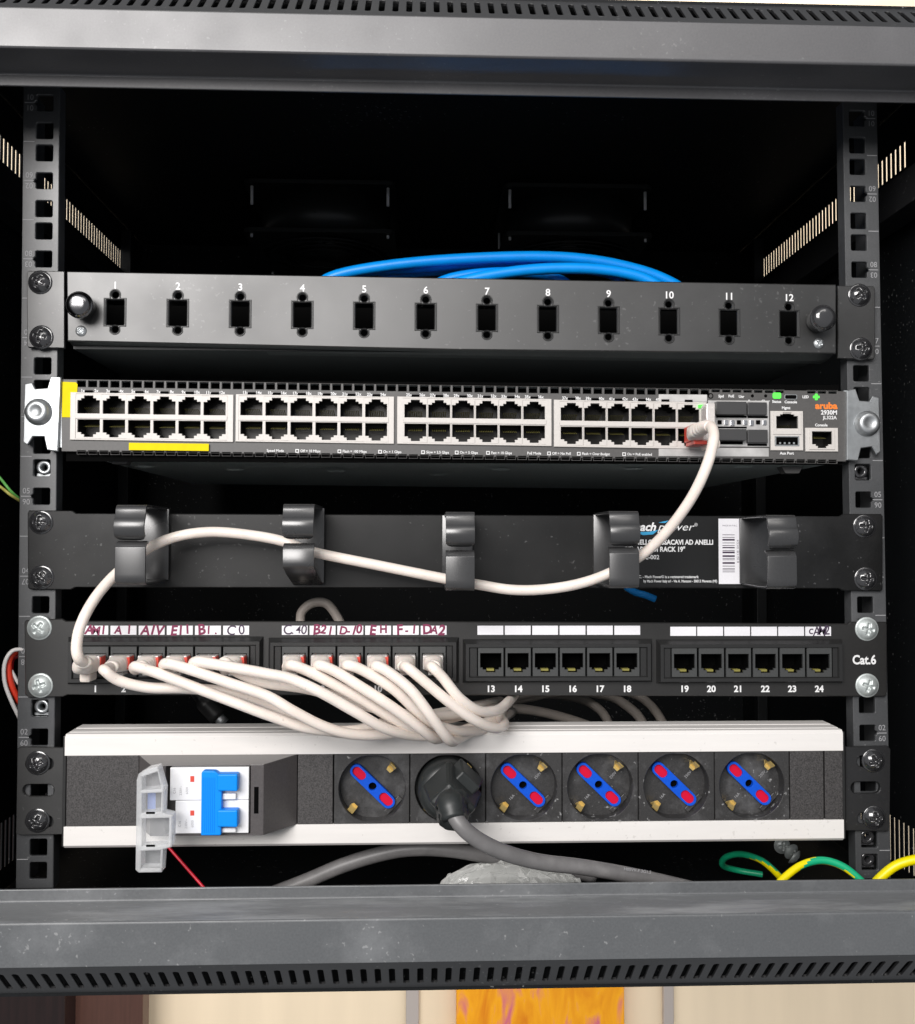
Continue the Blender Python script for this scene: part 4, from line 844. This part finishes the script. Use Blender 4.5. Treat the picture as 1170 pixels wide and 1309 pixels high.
# sockets
sx0 = [426.5, 524, 621, 719, 816.5, 914, 1010]
for i in range(6):
    a, b_ = modz(sx0[i], sx0[i + 1]); cx = (a + b_) / 2 + (.2 if i < 2 else 0); cz = (zmT + zmB) / 2; R_ = 18.4
    hole = []
    for q in range(40):
        an = 2 * math.pi * q / 40; r = R_
        x = r * math.cos(an); z = r * math.sin(an); z = max(-17.9, min(17.9, z)); hole.append((cx + x, cz + z))
    m = M(); plate(m, rect(a + .2, b_ - .2, zmB + .1, zmT - .1), [hole], YF + .4, 1.6, .3)
    so = build(m, 'socket', SOCKP, ps, label='socket holding the dark plug' if i == 1 else None)
    m = M(); n = 40; v = [(x, YF + 1.9, z) for x, z in hole] + [(cx + (x - cx) * .985, YF + 8.5, cz + (z - cz) * .985) for x, z in hole]
    m.add(v, [(k_, (k_ + 1) % n, (k_ + 1) % n + n, k_ + n) for k_ in range(n)] + [tuple(range(n, 2 * n))]); build(m, 'socket_well', SOCKP, so)
    yy = YF + 8.4; d = Vector((math.cos(math.radians(-44)), math.sin(math.radians(-44)))); nrm = Vector((-d.y, d.x))
    def pill(L_, W_, off=0, y0=0, y1=0, mt=None, nm='', holes=(), only=False):
        pts = []
        for sgn in (1, -1):
            for k_ in range(9):
                an = math.radians(-90 + 180 * k_ / 8); u = sgn * (L_ / 2 - W_ / 2) + sgn * W_ / 2 * math.cos(an); w_ = sgn * W_ / 2 * math.sin(an); pts.append((cx + d.x * (u + off) + nrm.x * w_, cz + d.y * (u + off) + nrm.y * w_))
        if only: return pts
        m = M(); plate(m, pts, list(holes), y0, y1 - y0, .18); return build(m, nm, mt, so)
    if i != 1:
        openings = [pill(8.6, 5.0, off, only=True) for off in (-10.4, 10.4)]
        pill(32, 7.4, 0, yy - 3.4, yy - .4, SBLUE, 'blue_insert', openings + [circ(cx, cz, 2.2, 16)])
        for off in (-10.4, 10.4): pill(8.9, 5.3, off, yy - 1.9 - .25 * ((i * 3 + (off > 0)) % 3), yy - .9, SRED, 'red_shutter')
        m = M(); m.prism(circ(cx, cz, 2.3, 16), yy - .6, yy - .3); build(m, 'centre_hole', HOLE, so)
        for px_, pz_ in ((cx + 2.6 + 6, cz + 4.5), (cx - 6, cz - 7)):
            m = M(); text(m, '16A' if pz_ < cz else '250V', px_, pz_ - (0 if pz_ > cz else .5), yy - .08, 1.6, rot=.8); build(m, 'moulded_mark', DIMINK if i > 1 else SOCKP, so)
        # outline square keyway
        m = M(); pts = [(cx + d.x * u + nrm.x * w_, cz + d.y * u + nrm.y * w_) for u, w_ in ((14.3, -6), (17.3, -6), (17.3, 6), (14.3, 6))]; m.prism(pts, yy - 1.6, yy); build(m, 'key_rib', SOCKP, so, bevel=.3)
    for sg in (1, -1):
        c = Vector((cx, cz)) + nrm * sg * 15.6; m = M()
        ax = nrm * sg; sd = d
        def P3(u, w_, y): p = c + ax * u + sd * w_; return (p.x, y, p.y)
        m.add([P3(1.6, -1.8, YF + 1), P3(1.6, 1.8, YF + 1), P3(-1.2, 1.9, YF + 4), P3(-1.2, -1.9, YF + 4), P3(-2.6, 1.4, YF + 3.2), P3(-2.6, -1.4, YF + 3.2), P3(.8, 1.6, YF + 8), P3(.8, -1.6, YF + 8)],
              [(0, 1, 2, 3), (3, 2, 4, 5), (5, 4, 6, 7)]); o = build(m, 'earth_clip', BRASS, so)
        sd_ = o.modifiers.new('solid', 'SOLIDIFY'); sd_.thickness = .0009
    SOCK1 = (cx, cz) if i == 1 else (SOCK1 if i > 1 else None)
# breaker housing
bh = []
zt3, zb3 = at(260, 978, -28)[1], at(260, 1068.5, -28)[1]
xa, xb = at(177.5, 1000, YF)[0], at(379.5, 1000, YF)[0]; fa, fb = at(193, 1000, -28)[0], at(337, 1000, -28)[0]
HOUSE = mat('breaker_housing_plastic', (.085, .078, .078), .3, noise=.12, bump=.4, bscale=1800)
zh0, zh1 = zb3, zt3
m = M(); v = [(xa, YF + .3, zmB), (xb, YF + .3, zmB), (xb, YF + .3, zmT), (xa, YF + .3, zmT), (fa, -28, zh0), (fb, -28, zh0), (fb, -28, zh1), (fa, -28, zh1)]
wx0, wx1, wz0, wz1 = pxq(212, 979.5, 320, 1065.5, -28)
v += [(wx0, -28, wz0), (wx1, -28, wz0), (wx1, -28, wz1), (wx0, -28, wz1), (wx0, -20, wz0), (wx1, -20, wz0), (wx1, -20, wz1), (wx0, -20, wz1)]
m.add(v, [(0, 1, 5, 4), (1, 2, 6, 5), (2, 3, 7, 6), (3, 0, 4, 7), (4, 5, 9, 8), (5, 6, 10, 9), (6, 7, 11, 10), (7, 4, 8, 11), (8, 9, 13, 12), (9, 10, 14, 13), (10, 11, 15, 14), (11, 8, 12, 15), (12, 13, 14, 15)])
hs = build(m, 'breaker_housing', HOUSE, ps, bevel=.3)
a = pxq(325, 1006, 330.5, 1040, -28); m = M(); m.box(a[0], a[1], -28.1, -27.9, a[2], a[3]); build(m, 'latch_slot', HOLE, hs)
bx0, bx1, bz0, bz1 = pxq(218, 981, 318, 1064.5, -28.5); xs = at(225, 1000, -28.5)[0]; zs = at(220, 1025.5, -28.5)[1]; zmid = at(300, 1022.5, -28.5)[1]
br_ = []
for q, (za, zc, xl) in enumerate(((zmid + .12, bz1, bx0), (bz0, zmid - .12, xs))):
    m = M(); m.box(xl, bx1, -29.2, -20.2, za, zc); o = build(m, 'circuit_breaker', WHITEP, hs, bevel=.35); br_.append(o)
    ra = pxq(243.5, 992 if q == 0 else 1036, 248.5, 999.5 if q == 0 else 1042.5, -29); m = M(); m.box(ra[0], ra[1], -29.3, -29.21, ra[2], ra[3]); build(m, 'red_mark', REDP, o)
    m = M(); c = at(236, 1012 if q == 0 else 1056, -29)
    for j, s_ in enumerate(('C16', '230V~', '6000')): text(m, s_, xl + 2.4 + j * 3.3, (za + zc) / 2 - 3.5, -29.25, 1.3, rot=math.pi / 2)
    build(m, 'rating_print', DIMINK, o)
    # toggle
    t0 = pxq(280, 990 if q == 0 else 1036, 303.5, 1012 if q == 0 else 1058, -35.5); m = M()
    m.prism([(t0[0] - 1, t0[2] + .3), (t0[1], t0[2]), (t0[1], t0[3]), (t0[0] - 1, t0[3])], -35.5, -29.25); build(m, 'toggle', BLUEP, o, bevel=.8)
    gx = pxq(281, 1014 if q == 0 else 1058.5, 302, 1022 if q == 0 else 1064, -30.5); m = M(); m.box(gx[0], gx[1], -31.5, -29.25, gx[2] + .2, gx[3]); build(m, 'toggle_base', WHITEP, o, bevel=.4)
a = pxq(258, 985, 283, 1067.5, -33); m = M(); m.prism([(a[0], a[2]), (a[1], a[2]), (a[1] + .3, a[3] - 3), (a[1] - 3.5, a[3] - .2), (a[0] + 1, a[3]), (a[0], a[3] - .8)], -34, -29.25); build(m, 'toggle_bridge', BLUEP, hs, bevel=.9)
m = M()
for k_ in range(7): m.box(a[0] + .6 + k_ * 1.0, a[0] + 1.0 + k_ * 1.0, -34.25, -34.0, a[2] + 1.5, a[3] - 3.5)
build(m, 'bridge_ribs', BLUEP, hs)
# open transparent flap
fx = lambda px, py: at(px, py, -40)
outer = [fx(*q) for q in ((176, 1109), (180, 1112.5), (209, 1112), (211, 1083), (221.5, 1080), (223, 1040), (211, 1037), (212, 1006), (208, 992), (204, 978), (190, 981), (180, 987), (177.5, 995))]
wins = [[fx(*q) for q in w_] for w_ in (((184, 991), (204, 984), (209, 1006), (184, 1008)), ((184, 1012), (209, 1011), (208, 1035), (184, 1037)), ((184, 1044), (219, 1043), (218, 1077), (184, 1079)), ((183, 1085), (208, 1084), (207, 1107), (183, 1107)))]
m = M(); plate(m, outer, wins, -44, 8, .5); fl = build(m, 'clear_flap', FLAP, ps)
m = M(); c_ = [(lerp(p[0], sum(q[0] for q in outer) / len(outer), .04), lerp(p[1], sum(q[1] for q in outer) / len(outer), .04)) for p in outer]; plate(m, c_, [], -38.4, 1.0, .1); build(m, 'flap_back', FLAPB, fl)
m = M(); a = pxq(188, 1014, 198, 1035, -38); m.box(a[0], a[1], -36.9, -36.6, a[2], a[3]); build(m, 'blue_reflection_patch', mat('painted_blue_reflection', (.12, .2, .5), .4), fl, label='painted pale blue reflection behind the second flap window')  # a reflection, painted in as a flat blue patch behind the flap
m = M()
for yy_ in (1039, 1081): a = pxq(187, yy_ - 1, 198, yy_ + 1.5, -44); m.box(a[0], a[1], -44.15, -43.9, a[2], a[3])
build(m, 'hinge_slot', HOLE, fl)

# ------------------------------------------------------------------ power cords
cx, cz = SOCK1
pc = root('power_cord', 'thick grey power cord with dark angled plug in the second socket', 'power cord', (cx, -10, cz))
m = M(); m.lathe([(.01, -19), (12.5, -19), (15.6, -17), (16.6, -13), (17.0, -6), (17.2, -.5)], cx, cz, 40); pg = build(m, 'plug_face', PLUGM, pc)
# grip body: extruded hexagon leaning to lower right
tipv = at3(577, 1036, -52); d0 = Vector((.72, .0, .7))
def frus(c0, c1, w0, h0, w1, h1, ang, nm, mt=PLUGM, bev=1.2):
    ax = (c1 - c0).normalized(); u = Vector((math.cos(ang), 0, math.sin(ang))); u = (u - ax * u.dot(ax)).normalized(); w_ = ax.cross(u)
    v = [c + u * a * W_ / 2 + w_ * b_ * H_ / 2 for c, W_, H_ in ((c0, w0, h0), (c1, w1, h1)) for a, b_ in ((-1, -1), (1, -1), (1, 1), (-1, 1))]
    m = M(); m.add(v, [(0, 1, 2, 3), (7, 6, 5, 4), (0, 4, 5, 1), (1, 5, 6, 2), (2, 6, 7, 3), (3, 7, 4, 0)]); return build(m, nm, mt, pc, bevel=bev)
frus(Vector((cx + 2, -17, cz + 2)), Vector((cx + 1.5, -40, cz - 1)), 27, 21, 20, 15, math.radians(-45), 'plug_grip', PLUGM, 2.0)
w_ang = math.radians(-45)
m = M(); c = Vector((cx + 8.5, -24, cz + 6.5)); 
frus(Vector((cx + 7, -17, cz + 7)), Vector((cx + 7.5, -30, cz + 6)), 18, 17, 13, 12, math.radians(-45), 'plug_shoulder', PLUGM, 1.0)
P = spline([Vector((cx + 1, -33, cz + 2)), Vector((cx + 1.5, -42, cz - 5)), tipv + Vector((-.5, 3, 3)), tipv + Vector((1.2, -1.5, -4))], 6)
m = M(); m.tube(P, [9.2 - 3.2 * i / (len(P) - 1) + (.6 if i % 2 else -.2) for i in range(len(P))], 14); build(m, 'strain_relief', PLUGM, pc)
P = spline([tipv + Vector((-.4, 4, 5))] + path((580, 1040, -53), (592, 1058, -56), (612, 1074, -55), (645, 1090, -50), (690, 1102, -42), (740, 1108, -36), (790, 1116, -30), (840, 1126, -22), (900, 1140, -16)), 8)
m = M(); m.tube(P, 4.1, 16); build(m, 'cable_sheath', GREYC, pc)
m = M(); p = at3(815, 1114, -33); text(m, 'H05VV-F 3G1.5', p.x, p.z + .5, -33.5, 1.6, rot=-.14); build(m, 'cable_print', DIMINK, pc)
cable('grey_power_cable', path((330, 1150, 20), (390, 1127, 18), (440, 1106, 16), (490, 1091, 14), (530, 1085, 12), (580, 1087, 12), (640, 1097, 14), (700, 1106, 20), (760, 1120, 24)), 4.3, GREYC, 'thick grey cable arching under the strip, behind the plugged cord', 'cable')
# plastic bag
m = M(); c = at3(655, 1134, 0); rr = random.Random(11); pts = []
for i in range(420):
    a = rr.uniform(0, 2 * math.pi); q = math.sqrt(rr.random()); pts.append(Vector((math.cos(a) * q, math.sin(a) * q)))
for i in range(40): a = 2 * math.pi * i / 40; pts.append(Vector((math.cos(a), math.sin(a))) * rr.uniform(.95, 1.06))
vv, _e, ff, _a, _b, _c = delaunay_2d_cdt(pts, [], [], 0, 1e-6, False)
v = [(c.x + p.x * 41 + rr.uniform(-1, 1), 8 + p.y * 22, c.z - 4 + 15 * (1 - p.length_squared) ** .6 * (1 + .25 * noise.noise(Vector((p.x * 2.5, p.y * 2, 1)))) + rr.uniform(-1.3, 1.3) + 2.2 * noise.noise(Vector((p.x * 6, p.y * 5, 3))) if p.length_squared < 1 else c.z - 5) for p in vv]
m.add(v, [tuple(f) for f in ff], False)
nt = BAG.node_tree; lw = nt.nodes.new('ShaderNodeLayerWeight'); lw.inputs[0].default_value = .35; mr = nt.nodes.new('ShaderNodeMapRange'); mr.inputs[3].default_value = .35; mr.inputs[4].default_value = .9
nt.links.new(lw.outputs['Facing'], mr.inputs[0]); nt.links.new(mr.outputs[0], nt.nodes['Principled BSDF'].inputs['Alpha'])
thing1(m, 'plastic_bag', BAG, 'crumpled clear plastic bag lying behind the bottom frame beam', 'plastic bag', (c.x, 6, c.z - 10))
# earth wires
def twocol(name, pts, r, label, mats, group=None, tw=.14):
    P = spline(pts, 10); m = M(); m.tube(P, r, 12, split=(0, 1, tw)); return thing1(m, name, mats, label, 'wire', tuple(P[0]), group)
ge = 'yellow and green earth wires at the cabinet floor'
twocol('earth_wire', path((975, 1118, 70), (940, 1112, 75), (924, 1106, 70), (928, 1096, 60), (948, 1092, 45), (975, 1101, 20), (1000, 1124, -10), (1003, 1130, -20)), 1.9, 'green and yellow earth wire looping back at left end', [GRN, YEL], ge)
twocol('earth_wire', path((994, 1132, -20), (1003, 1122, -18), (1025, 1106, -14), (1052, 1100, -12), (1080, 1109, -14), (1108, 1132, -18)), 2.1, 'earth wire arch turning from yellow to green left of right rail', [YEL, GRN], ge)
twocol('earth_wire', path((1112, 1140, -25), (1124, 1124, -26), (1145, 1107, -28), (1170, 1099, -30), (1200, 1097, -32), (1230, 1105, -32)), 2.6, 'thick yellow earth wire rising at the right edge', [YEL, YEL], ge)
m = M(); p = at3(930, 1098, 68)
cable('red_wire', path((213, 1080, -2), (232, 1102, -6), (259, 1133, -12), (270, 1146, -14)), .85, REDW, 'thin red wire hanging below the clear flap', 'wire')
cable('green_wire', path((-20, 590, -5), (0, 611, -5), (14, 628, -5), (30, 642, 6)), .8, YGN, 'thin green wire entering at left edge behind the rail', 'wire', 'thin wires at the left edge beside the ring panel')
cable('yellow_wire', path((-20, 610, -5), (0, 622, -5), (14, 633, -5), (30, 643, 6)), .8, mat('pale_yellow_wire_sheath', (.55, .5, .12), .4), 'thin yellowish wire joining the green one behind the left rail', 'wire')
cable('red_wire', path((34, 833, 6), (20, 833, 3), (11, 846, 0), (13, 872, 0), (22, 892, 3), (34, 910, 8)), 1.9, RED2, 'red wire bowing out left of the copper patch panel', 'wire')
cable('white_wire', path((34, 830, 2), (16, 832, -2), (6, 848, -4), (6, 872, -4), (14, 895, -2), (26, 920, 4)), 1.1, WHW, 'outer white wire bowing out beside the red wires', 'wire')
cable('red_wire', path((30, 836, 8), (16, 842, 6), (14, 862, 5), (18, 885, 6), (30, 905, 10)), 1.5, REDW, 'darker red wire tucked inside the bright red one', 'wire')
cable('white_wire', path((36, 882, 4), (24, 874, 2), (14, 858, 1), (24, 904, 6)), .9, WHW, 'inner white wire crossing behind the red wires', 'wire')
# loose screws at the cabinet floor
for i, (px, py) in enumerate(((1000, 1081), (1012, 1089), (1016, 1096))):
    p = at3(px, py, 90); o = D.objects.new('loose_bolt', SCS); COL.objects.link(o); o.location = p * S; o.scale = (.8, .8, .8); o.rotation_euler = (.3 * i, 0, .4 * i)
    o['label'] = ['small silver bolt, leftmost of three in the dark under the strip', 'middle small silver bolt of three in the dark under the strip', 'lowest small silver bolt of three in the dark under the strip'][i]
    o['category'] = 'bolt'; o['group'] = 'small silver bolts in the dark under the strip'
